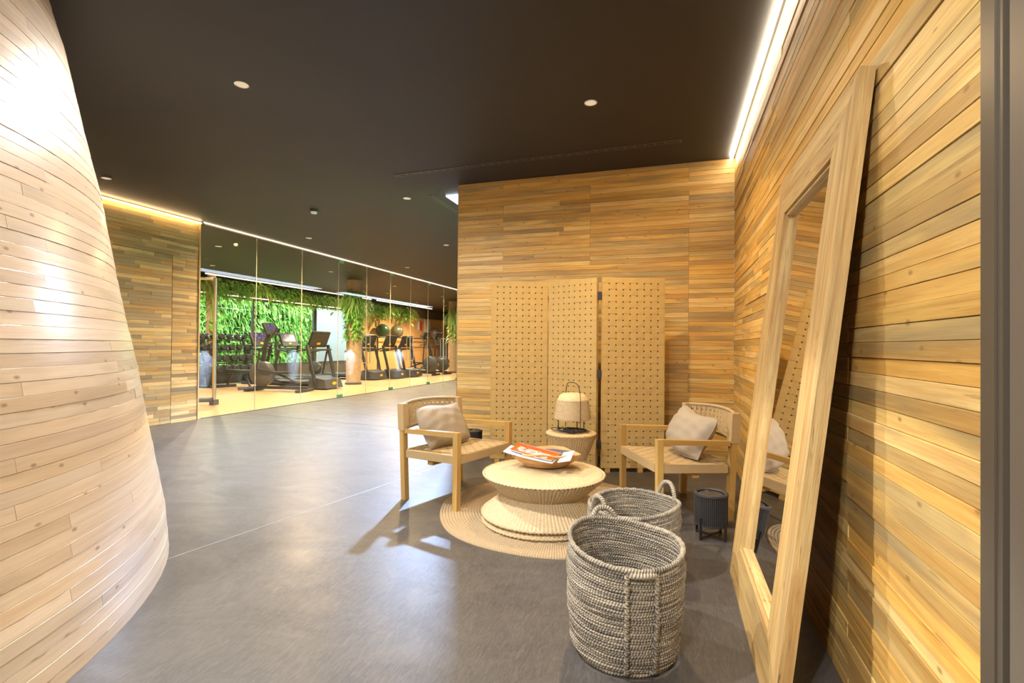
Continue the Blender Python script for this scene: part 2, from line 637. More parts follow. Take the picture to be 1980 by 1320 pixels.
def mat_screen(name):
    k = NT(name)
    uv = k.n('ShaderNodeUVMap').outputs[0]
    n1 = k.noise(k.mapping(uv, (5, 4, 1)), 1.0, 1)
    c = k.ramp(n1, [(0.35, (0.04, 0.07, 0.22)), (0.5, (0.06, 0.10, 0.26)), (0.58, (0.60, 0.10, 0.06)), (0.66, (0.5, 0.5, 0.55))])
    k.set((0.01, 0.01, 0.012), 0.2)
    k.l(c, k.b.inputs['Emission Color'])
    k.b.inputs['Emission Strength'].default_value = 0.45
    return k.m


MAT['floor'] = mat_floor()
MAT['ceiling'] = mat_ceiling()
MAT['gym_floor'] = mat_gymfloor()
MAT['glass'] = mat_glass()
MAT['mirror'] = mat_mirror()
MAT['rope'] = mat_rope()
MAT['rug'] = mat_rug()
MAT['leaf'] = mat_leaf('bright_foliage', (0.13, 0.40, 0.04), (0.55, 0.74, 0.22), (0.22, 0.52, 0.07))
MAT['leaf_deep'] = mat_leaf('deep_foliage', (0.04, 0.17, 0.02), (0.14, 0.38, 0.05), (0.07, 0.26, 0.04))
MAT['leaf_lime'] = mat_leaf('lime_blades', (0.24, 0.42, 0.05), (0.62, 0.74, 0.20), (0.36, 0.56, 0.10))
MAT['bloom'] = plain('pink_bloom', (0.75, 0.25, 0.40), 0.5)
MAT['vase'] = mat_vase()
MAT['cover'] = mat_cover('orange_magazine_cover', (0.68, 0.09, 0.006), 1)
MAT['paper'] = plain('white_glossy_paper', (0.58, 0.61, 0.68), 0.3, var=0.05, scale=9)
MAT['card'] = plain('pale_printed_card', (0.58, 0.61, 0.66), 0.35, var=0.10, scale=14)
MAT['navy'] = plain('slate_blue_cover', (0.07, 0.10, 0.14), 0.4, var=0.3, scale=9)
MAT['screen'] = mat_screen('console_display')

# =================================================================== STRUCTURE
struct(MB().box((-5.5, 12.5, -0.05), (19.0, 35.0, 0.1)).build('floor', MAT['floor']))
struct(MB().box(((XG - 15.2) / 2, 17.0, 0.004), (XG + 15.2 - 0.02, 26.0, 0.008)).build('floor_gym', MAT['gym_floor']))
struct(MB().box(((3.6 - 12.35) / 2, 12.5, 3.06), (15.95, 35.0, 0.12)).build('ceiling', MAT['ceiling']))
# hairline saw cuts in the concrete
jm = plain('joint_filler_pale', (0.30, 0.28, 0.25), 0.6)
jd = plain('joint_dark', (0.02, 0.018, 0.016), 0.8)


def floor_line(p, q, w, mat):
    p, q = V(p), V(q)
    d = (q - p).normalized()
    n = V((-d.y, d.x, 0)) * w / 2
    z = V((0, 0, 0.0012))
    struct(MB().hexa([p - n, q - n, q + n, p + n, p - n + z, q - n + z, q + n + z, p + n + z]).build('trim_1', mat))


floor_line((-2.62, 1.70, 0), (-2.13, 4.30, 0), 0.006, jm)
floor_line((-6.75, 6.6, 0), (-3.3, 6.15, 0), 0.008, jd)
floor_line((-3.3, 6.15, 0), (-2.4, 6.10, 0), 0.008, jd)

# right wall backing, back wall backing, others
wall_right = struct(MB().box((XR + 0.012 + 0.09, 0.66, 1.5), (0.18, 9.3, 3.0)).build('wall_right', MAT['backing']))
wall_back = struct(MB().box(((XE + XR) / 2 + 0.006, YB + 0.012 + 0.10, 1.5), (XR - XE - 0.012 + 0.024, 0.20, 3.0)).build('wall_back', MAT['backing']))
wall_left = struct(MB().box((XG - 0.012 - 0.08, 0.9, 1.5), (0.16, 9.78, 3.0)).build('wall_left', MAT['backing']))
struct(MB().box((-3.2, -4.06, 1.5), (8.0, 0.12, 3.0)).build('wall_front', MAT['wall_wood']))
struct(MB().box((-11.1, 5.69, 1.5), (8.1, 0.16, 3.0)).build('wall_gym_side', MAT['gym_wood']))
struct(MB().box((-5.6, 29.95, 1.5), (18.6, 0.12, 3.0)).build('wall_far', MAT['gym_wood']))
# planted light well behind the back wall
struct(MB().box((-0.62, 17.7, 1.5), (0.16, 24.3, 3.0)).build('wall_corridor', plain('corridor_plaster', (0.30, 0.30, 0.25), 0.8)))


# ------------------------------------------------------------------ planks
def plank(parent, o, du, dv, dn, L, Hh, T, mat, name='plank', c=0.0010):
    """box with chamfered front edges. o = lower corner on backing"""
    o, du, dv, dn = V(o), V(du), V(dv), V(dn)
    off = (rnd(0, 40), rnd(0, 40))
    b = MB()
    for (d, i) in ((0.0, 0.0), (T - c, 0.0), (T, c)):
        for (a, e) in ((i, i), (L - i, i), (L - i, Hh - i), (i, Hh - i)):
            b.v.append(o + du * a + dv * e + dn * d)
    U = [(0, 0), (L, 0), (L, Hh), (0, Hh)]
    for k in range(4):
        k2 = (k + 1) % 4
        for s in (0, 4):
            b.face([s + k, s + k2, s + 4 + k2, s + 4 + k],
                   [(U[k][0] + off[0], U[k][1] + off[1]), (U[k2][0] + off[0], U[k2][1] + off[1]),
                    (U[k2][0] + off[0], U[k2][1] + off[1]), (U[k][0] + off[0], U[k][1] + off[1])])
    b.face([8, 9, 10, 11], [(x + off[0], y + off[1]) for x, y in U])
    return b.build(name, mat, parent)


PITCH_P = 3.0 / 64
GAP = 0.0013


def lay(parent, o, du, dv, dn, W, z0, z1, pitch, cuts, mat, T=0.012, tv=0.0018):
    """rows of planks; cuts(row)-> sorted joint positions in (0,W)"""
    n = round((z1 - z0) / pitch)
    pt = (z1 - z0) / n
    for r in range(n):
        xs = [0.0] + [x for x in cuts(r) if 0.05 < x < W - 0.05] + [W]
        for a, b in zip(xs, xs[1:]):
            plank(parent, V(o) + V(du) * (a + 0.0006) + V(dv) * (z0 + r * pt), du, dv, dn, b - a - 0.0012, pt - GAP,
                  T + rnd(-tv, tv), mat)


def cuts_right(r):
    # measured along +Y from 1.184
    ys = []
    if r % 2 == 0 or random.random() < 0.25:
        ys.append(0.78)
    ys.append(rnd(1.9, 2.6) if r % 2 else rnd(2.4, 3.0))
    if random.random() < 0.5:
        ys.append(rnd(3.3, 3.8))
    return sorted(ys)


YJ = 1.184
lay(wall_right, (XR + 0.012, YJ, 0), (0, 1, 0), (0, 0, 1), (-1, 0, 0), YB - YJ, 0.0, H, PITCH_P, cuts_right, MAT['wall_wood'], tv=0.0034)


def cuts_back(r):
    ys = []
    for x, pr in ((0.545, 0.42), (1.517, 0.62), (2.506, 0.8)):
        if random.random() < pr:
            ys.append(x)
    if random.random() < 0.3:
        ys.append(rnd(0.9, 1.3))
    return sorted(ys)


lay(wall_back, (XE, YB + 0.012, 0), (1, 0, 0), (0, 0, 1), (0, -1, 0), XR - XE, 0.0, H, PITCH_P, cuts_back, MAT['wall_wood'])
# return of the back wall along the corridor
MB().box((XE - 0.004, YB + 0.113, 1.5), (0.012, 0.222, 3.0)).build('end_board', MAT['wall_wood'], wall_back)

# left far wall with its flush door
DY0, DY1, DZ = 4.570, 5.394, 2.412


def cuts_left(W):
    def f(r):
        xs, x = [], rnd(0.15, 0.7)
        while x < W:
            xs.append(x)
            x += rnd(0.35, 0.95)
        return xs
    return f


XL = XG - 0.012
lay(wall_left, (XL, DY1 + 0.004, 0), (0, 1, 0), (0, 0, 1), (1, 0, 0), 5.81 - DY1 - 0.004, 0, DZ + 0.004, 0.050, cuts_left(0.4), MAT['left_wood'])
lay(wall_left, (XL, 3.5, 0), (0, 1, 0), (0, 0, 1), (1, 0, 0), 5.81 - 3.5, DZ + 0.004, H, 0.050, cuts_left(2.3), MAT['left_wood'])
lay(wall_left, (XL, 3.5, 0), (0, 1, 0), (0, 0, 1), (1, 0, 0), DY0 - 3.5 - 0.004, 0, DZ + 0.004, 0.050, cuts_left(1.07), MAT['left_wood'])
door = struct(MB().box((XL + 0.001, (DY0 + DY1) / 2, DZ / 2), (0.002, DY1 - DY0, DZ)).build('door_1', MAT['backing']))
lay(door, (XL + 0.002, DY0, 0), (0, 1, 0), (0, 0, 1), (1, 0, 0), DY1 - DY0, 0.004, DZ, 0.050, cuts_left(0.82), MAT['left_wood'], T=0.008)
MB().box((XG - 0.05, 5.822, 1.5), (0.13, 0.018, 3.0)).build('end_board', MAT['left_wood'], wall_left)

# ------------------------------------------------------------------ curved wall
DC = V((-4.332, 0.069, 0))
DR = [(0, 2.624), (0.05, 2.618), (0.223, 2.604), (0.514, 2.552), (0.807, 2.501), (1.041, 2.463), (1.334, 2.401), (1.685, 2.339),
      (1.977, 2.290), (2.294, 2.219), (2.694, 2.138), (3.06, 2.037)]


def dome_r(z):
    for (a, ra), (b, rb) in zip(DR, DR[1:]):
        if z <= b:
            return ra + (rb - ra) * (z - a) / (b - a)
    return DR[-1][1]


dprof = [(dome_r(z) - 0.03, z) for z in [i * 0.15 for i in range(20)] + [2.998]]
wall_curved = struct(MB().lathe(dprof, 72, DC).build('wall_curved', MAT['backing'], smooth='all'))


def arc_plank(parent, z0, hh, ro, ri, a0, a1, mat):
    n = max(3, int((a1 - a0) * 2.4 / 0.13))
    b = MB()
    off = (rnd(0, 40), rnd(0, 40))
    c = 0.0009
    rb, rt = dome_r(z0) + ro, dome_r(z0 + hh) + ro
    prof = [(ri, z0), (rb - c, z0), (rb, z0 + c), (rt, z0 + hh - c), (rt - c, z0 + hh), (ri, z0 + hh)]
    for k in range(n + 1):
        a = a0 + (a1 - a0) * k / n
        for r, z in prof:
            b.v.append(DC + V((r * math.cos(a), r * math.sin(a), z)))
    m = len(prof)
    vs = [-0.02, 0, 0, hh, hh, hh + 0.02]
    for k in range(n):
        u0, u1 = (a1 - a0) * k / n * 2.4, (a1 - a0) * (k + 1) / n * 2.4
        for i in range(m - 1):
            b.face([k * m + i, (k + 1) * m + i, (k + 1) * m + i + 1, k * m + i + 1],
                   [(u0 + off[0], vs[i] + off[1]), (u1 + off[0], vs[i] + off[1]), (u1 + off[0], vs[i + 1] + off[1]), (u0 + off[0], vs[i + 1] + off[1])])
    b.face(list(range(m)), [off] * m)
    b.face([n * m + i for i in range(m)][::-1], [off] * m)
    return b.build('plank', mat, parent, smooth=18)


ND = 62
for r in range(ND):
    z0, hh = r * H / ND, H / ND - rnd(0.0006, 0.0014)
    a = -0.22 - rnd(0, 0.35)
    while a < 1.62:
        a2 = min(1.85, a + rnd(0.45, 0.95))
        arc_plank(wall_curved, z0, hh, rnd(-0.0014, 0.0014), dome_r(z0 + hh) - 0.045, a + 0.0004, a2 - 0.0004, MAT['dome_wood'])
        a = a2

# ------------------------------------------------------------------ bronze door frame by the camera
jamb = struct(empty('door_2', (XR, 0, 0)))
for n, (y0, y1, x) in {'frame': (1.150, 1.184, -0.006), 'frame_rib': (1.128, 1.150, -0.010), 'frame_bead': (1.124, 1.128, -0.014),
                       'frame_edge': (1.108, 1.124, -0.010)}.items():
    MB().box(((x + 0.012) / 2, (y0 + y1) / 2, 1.5), (0.012 - x, y1 - y0, 2.998)).build(n, MAT['bronze'], jamb)
MB().box((0.009, 1.103, 1.5), (0.006, 0.012, 2.998)).build('gap_seal', MAT['rubber'], jamb)
MB().box((0.003, 0.55, 1.5), (0.018, 1.092, 2.998)).build('door_leaf', MAT['bronze_panel'], jamb)

# ------------------------------------------------------------------ ceiling fittings
tag(MB().box((XR - 0.040, 3.2, H - 0.030), (0.024, 4.2, 0.012)).build('led_strip', MAT['led_right']),
    'bright white light line where the ceiling meets the mirror wall', 'light strip')
tag(MB().box((XG + 0.045, 4.66, H - 0.030), (0.018, 2.30, 0.012)).build('led_strip', MAT['led_left']),
    'warm light line along the top of the strip-wood wall with the hidden door', 'light strip')
tag(MB().box((XG + 0.045, 15.6, H - 0.009), (0.010, 19.5, 0.010)).build('led_strip', emit('led_glass', (1.0, 0.74, 0.46), 6.0)),
    'thin warm light line running above the frameless glass wall', 'light strip')
tag(MB().box((-2.50, 9.77, H - 0.010), (0.36, 8.26, 0.014)).build('skylight', MAT['skylight']),
    'bluish daylight ceiling slot peeping out behind the plank wall', 'skylight')
tag(MB().box((-2.50, 18.5, H - 0.010), (0.36, 6.8, 0.014)).build('skylight', MAT['skylight']),
    'second bluish daylight ceiling slot further down the corridor, seen mirrored in the glass', 'skylight')


def slot(label, p, q):
    p, q = V((p[0], p[1], H)), V((q[0], q[1], H))
    d = (q - p)
    L = d.length
    t = thing('slot_diffuser', label, 'air vent', (p + q) / 2, math.atan2(d.y, d.x), 'slot diffusers in the dark ceiling')
    for s in (-1, 1):
        MB().box((0, s * 0.026, -0.003), (L, 0.010, 0.006)).build('rail', MAT['bronze'], t)
    for s in (-1, 1):
        MB().box((s * (L / 2 - 0.008), 0, -0.003), (0.016, 0.042, 0.006)).build('end_cap', MAT['bronze'], t)
    MB().box((0, 0, -0.0015), (L - 0.03, 0.042, 0.003)).build('dark_slot', MAT['rubber'], t)
    n = int(L / 0.09)
    b = MB()
    for i in range(n):
        b.box((-L / 2 + 0.05 + i * (L - 0.1) / n, 0, -0.004), (0.012, 0.03, 0.003))
    o = b.build('vane', MAT['machine_grey'], t)
    o['kind'] = 'stuff'


slot('long slim slot diffuser in the ceiling above the seating corner', (-2.897, 4.823), (0.06, 4.725))
slot('short slim slot diffuser in the ceiling beside the skylight', (-2.87, 5.60), (-2.87, 7.4))


def downlight(label, x, y, energy, color=WARM, cone=162, blend=1.0, r=0.042, rad=0.03, aim=None):
    t = thing('recessed_downlight', label, 'downlight', (x, y, H), 0, 'recessed downlights')
    MB().lathe([(r, -0.001), (r + 0.006, -0.001), (r + 0.007, -0.004), (r, -0.006), (r - 0.003, -0.003)], 28).build('trim_ring', MAT['white'], t, True)
    MB().lathe([(0.0005, -0.0035), (r - 0.002, -0.0035), (r - 0.001, -0.001)], 28).build('lens', MAT['lens'], t, True)
    if energy:
        ld = bpy.data.lights.new('downlight_lamp', 'SPOT')
        ld.energy = energy
        ld.color = color
        ld.spot_size = math.radians(cone)
        ld.spot_blend = blend
        ld.shadow_soft_size = rad
        o = bpy.data.objects.new('downlight_lamp', ld)
        COL.objects.link(o)
        o.parent = t
        o.location = (0, 0, -0.03)
        if aim:
            o.rotation_euler = (V(aim) - V((x, y, H - 0.03))).to_track_quat('-Z', 'Y').to_euler()
    return t


downlight('round downlight set in the dark ceiling nearest the curved wall', -2.943, 2.81, 170, NEUT, 170, 0.6)
downlight('round downlight in the ceiling above the woven screen seating', -0.607, 3.795, SPOT_W * 0.6)
downlight('round downlight close to the curved wall and the strip-wood wall', -6.084, 3.975, SPOT_W * 0.25)
downlight('round downlight left of the short slot diffuser', -3.206, 5.615, SPOT_W * 0.6)
downlight('small downlight above the start of the glass wall', -6.06, 7.25, SPOT_W * 3.0)
downlight('downlight over the corridor beside the glass doors', -6.06, 10.66, SPOT_W * 3.2)
downlight('downlight over the corridor far end', -6.06, 14.2, SPOT_W * 2.6)
# unseen lamps, mostly added for fill, behind and beside the camera
downlight('downlight above the floor in front of the curved wall', -1.72, 1.20, 220, (1.0, 0.95, 0.89), 60, 0.22, rad=0.035, aim=(-0.62, 1.78, 0))
downlight('added fill lamp behind the viewer near the bronze door', -0.55, -0.9, 165, NEUT, 172, 0.5)  # unseen fill lamp, added to lift the general light
downlight('added fill lamp behind the viewer beside the curved wall', -1.55, -2.4, 200, NEUT, 172, 0.5)  # another unseen lamp added as fill
downlight('added fill lamp in the ceiling just above the viewer', -0.95, 1.55, 18, NEUT, 172, 0.5)  # added out of view to brighten the back wall
downlight('cool daylight lamp at the edge of the corridor skylight behind the plank wall', -2.78, 6.35, 2200, (0.42, 0.62, 1.0), 130, 0.5, rad=0.06)
downlight('added cool lamp by the corridor skylight that puts a highlight on the curved wall', -2.80, 7.5, 420, (0.74, 0.84, 1.0), 168, 0.5, rad=0.10)  # added only to give the curved wall its bluish highlight
downlight('added unseen lamp in the corridor ceiling turned on the living wall', -2.05, 6.5, 3200, (1.0, 1.0, 0.95), 62, 0.6, rad=0.06, aim=(-0.85, 6.7, 1.5))  # added so the leaves bounce green light onto the ceiling
downlight('added lamp brightening the first urn in the corridor', -4.0, 8.45, 2700, (0.80, 0.88, 1.0), 26, 0.4, rad=0.04, aim=(-2.2, 9.95, 0.45))  # unseen urn lamps, added so the urns show up in the glass
downlight('added lamp brightening the second urn in the corridor', -4.0, 11.66, 2700, (0.80, 0.88, 1.0), 26, 0.4, rad=0.04, aim=(-2.2, 13.16, 0.45))
downlight('added lamp brightening the third urn in the corridor', -4.0, 14.60, 2700, (0.80, 0.88, 1.0), 26, 0.4, rad=0.04, aim=(-2.2, 16.1, 0.45))
downlight('added lamp brightening the fourth urn in the corridor', -4.0, 18.10, 2700, (0.80, 0.88, 1.0), 26, 0.4, rad=0.04, aim=(-2.2, 19.6, 0.45))

sd = thing('smoke_detector', 'small black smoke detector on the dark ceiling', 'detector', (-4.712, 5.733, H))
MB().lathe([(0.0005, -0.055), (0.036, -0.055), (0.042, -0.045), (0.042, -0.03)], 24).build('sensor_head', MAT['white'], sd, True)
MB().lathe([(0.044, -0.032), (0.052, -0.028), (0.055, 0.0)], 24).build('base', MAT['black_metal'], sd, True)


# =================================================================== FURNITURE
def ribbon(b, pts, wdir, w, t, ndir=None):
    """flat band: pts centre line, wdir width direction, w width, t thickness"""
    wdir = V(wdir).normalized()
    base = len(b.v)
    L = 0.0
    us = []
    pts = [V(p) for p in pts]
    for i, p in enumerate(pts):
        if i:
            L += (p - pts[i - 1]).length
        us.append(L)
        a, c = pts[max(0, i - 1)], pts[min(len(pts) - 1, i + 1)]
        n = (c - a).cross(wdir).normalized()
        for sw, sn in ((-1, -1), (1, -1), (1, 1), (-1, 1)):
            b.v.append(p + wdir * (sw * w / 2) + n * (sn * t / 2))
    vv = [0, w, w + t, 2 * w + t, 2 * w + 2 * t]
    off = rnd(0, 9)
    for i in range(len(pts) - 1):
        for k in range(4):
            k2 = (k + 1) % 4
            q = base + i * 4
            b.face([q + k, q + k2, q + 4 + k2, q + 4 + k],
                   [(us[i], vv[k] + off), (us[i], vv[k + 1] + off), (us[i + 1], vv[k + 1] + off), (us[i + 1], vv[k] + off)])
    e = base + (len(pts) - 1) * 4
    b.face([base + 3, base + 2, base + 1, base], [(0, 0)] * 4)
    b.face([e, e + 1, e + 2, e + 3], [(0, 0)] * 4)
    return b


# ------------------------------------------------------------------ folding screen
def screen_panel(root, p, q, zt, foot):
    p, q = V((p[0], p[1], 0)), V((q[0], q[1], 0))
    d = q - p
    W = d.length
    z0 = 0.035
    Hh = zt - z0
    pan = empty('panel', p, math.atan2(d.y, d.x), root)
    TH = 0.026
    fw = 0.045
    # wooden core frame, wrapped edges, dark board painting the shade inside the weave
    MB().box((fw / 2, 0, z0 + Hh / 2), (fw, TH, Hh)).build('stile', MAT['cord'], pan)
    MB().box((W - fw / 2, 0, z0 + Hh / 2), (fw, TH, Hh)).build('stile', MAT['cord'], pan)
    MB().box((W / 2, 0, z0 + fw / 2), (W - 2 * fw, TH, fw)).build('rail', MAT['cord'], pan)
    MB().box((W / 2, 0, zt - fw / 2), (W - 2 * fw, TH, fw)).build('rail', MAT['cord'], pan)
    MB().box((W / 2, 0.002, z0 + Hh / 2), (W - 2 * fw, 0.006, Hh - 2 * fw)).build('shade_board', MAT['rubber'], pan)
    MB().box((W / 2, TH / 2 + 0.002, z0 + Hh / 2), (W - 0.004, 0.004, Hh - 0.004)).build('back_weave', MAT['cord'], pan)
    nV = 9
    nH = 31
    pv, ph = W / nV, Hh / nH
    yf = -TH / 2 - 0.004
    amp = 0.0014
    hole = 0.0115
    hm = {}
    for par in (0, 1):
        pts = [V((0.001, yf, 0))]
        for j in range(nV):
            s = amp * (1 if (j + par) % 2 else -1)
            pts += [V(((j + 0.18) * pv, yf + s, 0)), V(((j + 0.82) * pv, yf + s, 0))]
        pts.append(V((W - 0.001, yf, 0)))
        b = ribbon(MB(), pts, (0, 0, 1), ph - hole, 0.003)
        hm[par] = b
    first = {}
    for i in range(nH):
        par = i % 2
        zc = z0 + (i + 0.5) * ph
        if par not in first:
            o = hm[par].build('horizontal_band', MAT['cord'], pan, loc=(0, 0, zc))
            first[par] = o
        else:
            o = first[par].copy()
            COL.objects.link(o)
            o.parent = pan
            o.location = (0, 0, zc)
    vm = {}
    for j in range(nV):
        par = j % 2
        if par not in vm:
            pts = [V((0, yf, z0 + 0.004))]
            for i in range(nH):
                s = amp * (-1 if (i + par) % 2 else 1)
                s *= 0.12
                pts += [V((0, yf + s, z0 + (i + 0.2) * ph)), V((0, yf + s, z0 + (i + 0.8) * ph))]
            pts.append(V((0, yf, zt - 0.004)))
            o = ribbon(MB(), pts, (1, 0, 0), pv - hole, 0.0022).build('vertical_band', MAT['cord'], pan)
            vm[par] = o
        else:
            o = vm[par].copy()
            COL.objects.link(o)
            o.parent = pan
        o.location = ((j + 0.5) * pv, 0, 0)
    for fx in foot:
        MB().box((fx * W, 0, z0 / 2), (0.045, 0.05, z0)).build('foot', MAT['chair_wood'], pan)
    return pan


fs = thing('folding_screen', 'three-panel folding screen of woven tan cord bands before the plank wall', 'screen', (-0.92, 4.78, 0))
PN = [((-1.725, 4.690), (-1.195, 4.885)), ((-1.178, 4.885), (-0.668, 4.672)), ((-0.632, 4.672), (-0.082, 4.865))]
for (p, q), ft in zip(PN, ((0.12, 0.8), (0.2, 0.8), (0.10, 0.62))):
    pan = screen_panel(fs, (p[0] + 0.92, p[1] - 4.78), (q[0] + 0.92, q[1] - 4.78), 1.79, ft)
for (hx, hy) in ((-1.1865, 4.893), (-0.650, 4.668)):
    for hz in (0.25, 0.90, 1.62):
        MB().box((hx + 0.92, hy - 4.78, hz), (0.034, 0.026, 0.075)).build('hinge', MAT['black_metal'], fs)


# ------------------------------------------------------------------ armchairs
def make_chair(label, loc, rz):
    """x forward, y to the sitter's left; origin on the floor under the seat"""
    t = thing('armchair', label, 'chair', loc, rz, 'woven armchairs round the low table')
    dx, wy, s = 0.25, 0.315, 0.042
    cw = MAT['chair_wood']
    for sy in (-1, 1):
        # front leg straight, up to the arm
        MB().hexa([(dx - s / 2, sy * wy - s / 2, 0), (dx + s / 2 - 0.004, sy * wy - s / 2, 0), (dx + s / 2 - 0.004, sy * wy + s / 2, 0), (dx - s / 2, sy * wy + s / 2, 0),
                   (dx - s / 2, sy * wy - s / 2, 0.548), (dx + s / 2, sy * wy - s / 2, 0.548), (dx + s / 2, sy * wy + s / 2, 0.548), (dx - s / 2, sy * wy + s / 2, 0.548)]).build('leg', cw, t)
        # rear leg raked, carries the back post
        xb, xt = -dx + 0.0, -dx - 0.035
        MB().hexa([(xb - s / 2, sy * wy - s / 2, 0), (xb + s / 2, sy * wy - s / 2, 0), (xb + s / 2, sy * wy + s / 2, 0), (xb - s / 2, sy * wy + s / 2, 0),
                   (xt - s / 2, sy * wy - s / 2, 0.700), (xt + s / 2, sy * wy - s / 2, 0.700), (xt + s / 2, sy * wy + s / 2, 0.700), (xt - s / 2, sy * wy + s / 2, 0.700)]).build('leg', cw, t)
        # arm
        MB().hexa([(-dx + 0.005, sy * wy - 0.022, 0.495), (dx - s / 2, sy * wy - 0.022, 0.513), (dx - s / 2, sy * wy + 0.022, 0.513), (-dx + 0.005, sy * wy + 0.022, 0.495),
                   (-dx + 0.005, sy * wy - 0.022, 0.528), (dx - s / 2, sy * wy - 0.022, 0.547), (dx - s / 2, sy * wy + 0.022, 0.547), (-dx + 0.005, sy * wy + 0.022, 0.528)]).build('arm', cw, t)
        # seat side rail wrapped in cord
        MB().hexa([(-dx + s / 2, sy * wy - 0.018, 0.318), (dx - s / 2, sy * wy - 0.018, 0.330), (dx - s / 2, sy * wy + 0.018, 0.330), (-dx + s / 2, sy * wy + 0.018, 0.318),
                   (-dx + s / 2, sy * wy - 0.018, 0.372), (dx - s / 2, sy * wy - 0.018, 0.386), (dx - s / 2, sy * wy + 0.018, 0.386), (-dx + s / 2, sy * wy + 0.018, 0.372)]).build('seat_rail', MAT['cordc_u'], t)
    MB().box((dx + 0.002, 0, 0.358), (s + 0.004, 2 * wy - s, 0.056)).build('front_rail', MAT['cordc_u'], t)
    MB().box((-dx - 0.01, 0, 0.344), (s, 2 * wy - s, 0.050)).build('rear_rail', MAT['cordc_u'], t)
    MB().box((-0.02, 0, 0.300), (0.05, 2 * wy - s, 0.035)).build('stretcher', cw, t)
    # woven seat
    seat = empty('seat', (0, 0, 0), 0, t)
    nx, ny = 11, 14
    px, py = 0.50 / nx, (2 * wy - s + 0.03) / ny
    zs = lambda x: 0.386 + (x - dx) * 0.026 - 0.010 * max(0.0, 1 - (x / 0.25) ** 2)
    y0 = -(wy - s / 2) - 0.015
    am = 0.0022
    for j in range(ny):
        yc = y0 + (j + 0.5) * py
        pts = [V((-dx - 0.02, yc, zs(-dx)))]
        for i in range(nx):
            e = am * (1 if (i + j) % 2 else -1)
            x = -0.25 + (i + 0.5) * px
            pts.append(V((x, yc, zs(x) + e + 0.002)))
        pts.append(V((dx + 0.018, yc, zs(dx) + 0.002)))
        ribbon(MB(), pts, (0, 1, 0), py - 0.004, 0.0028).build('long_band', MAT['cordc'], seat)
    for i in range(nx):
        x = -0.25 + (i + 0.5) * px
        pts = []
        for j in range(ny):
            e = am * (-1 if (i + j) % 2 else 1)
            pts.append(V((x, y0 + (j + 0.5) * py, zs(x) + e + 0.002)))
        ribbon(MB(), pts, (1, 0, 0), px - 0.004, 0.0028).build('cross_band', MAT['cordc'], seat)
    # curved woven backrest between the posts
    back = empty('backrest', (0, 0, 0), 0, t)
    zb0, zb1 = 0.515, 0.712
    sag = 0.075

    def bx(y, z):
        f = max(0.0, 1 - (y / wy) ** 2)
        return -dx - 0.028 - sag * f - (z - 0.6) * 0.10

    def crown(y):
        return 0.014 * max(0.0, 1 - (y / wy) ** 2)
    for sy in (-1, 1):
        MB().hexa([(-dx - 0.055, sy * wy - 0.026, zb0), (-dx + 0.005, sy * wy - 0.026, zb0), (-dx + 0.005, sy * wy + 0.026, zb0), (-dx - 0.055, sy * wy + 0.026, zb0),
                   (-dx - 0.066, sy * wy - 0.026, zb1), (-dx - 0.006, sy * wy - 0.026, zb1), (-dx - 0.006, sy * wy + 0.026, zb1), (-dx - 0.066, sy * wy + 0.026, zb1)]).build('wrapped_post', MAT['cordc_u'], back)
    ys = [-wy + 2 * wy * k / 24 for k in range(25)]
    for zr, nm in ((zb1 - 0.008, 'top_rail'), (zb0 + 0.008, 'lower_rail')):
        MB().tube([V((bx(y, zr), y, zr + crown(y))) for y in ys], 0.012, 8).build(nm, MAT['cordc_u'], back, True)
    nh, nv = 5, 14
    hz = (zb1 - zb0 - 0.02) / nh
    for i in range(nh):
        z = zb0 + 0.01 + (i + 0.5) * hz
        pts = []
        for j in range(nv * 2 + 1):
            y = -wy + 2 * wy * j / (nv * 2)
            e = 0.0015 * (1 if ((j // 2) + i) % 2 else -1)
            pts.append(V((bx(y, z) + e, y, z + crown(y))))
        ribbon(MB(), pts, (0, 0, 1), hz - 0.012, 0.0026).build('horizontal_band', MAT['cordc'], back)
    vw = 2 * wy / nv
    for j in range(nv):
        y = -wy + (j + 0.5) * vw
        pts = [V((bx(y, zb0), y, zb0))]
        for i in range(nh):
            z = zb0 + 0.01 + (i + 0.5) * hz
            e = 0.0012 * (-1 if (j + i) % 2 else 1)
            pts.append(V((bx(y, z) + e, y, z + crown(y))))
        pts.append(V((bx(y, zb1), y, zb1 + crown(y))))
        ribbon(MB(), pts, (0, 1, 0), vw - 0.012, 0.0022).build('vertical_band', MAT['cordc'], back)
    return t


make_chair('woven cord armchair beside the corridor floor, facing the low round table', (-1.575, 3.583, 0), math.radians(-16.3))
make_chair('woven cord armchair in the corner beside the leaning mirror', (-0.005, 3.830, 0), math.radians(-153))


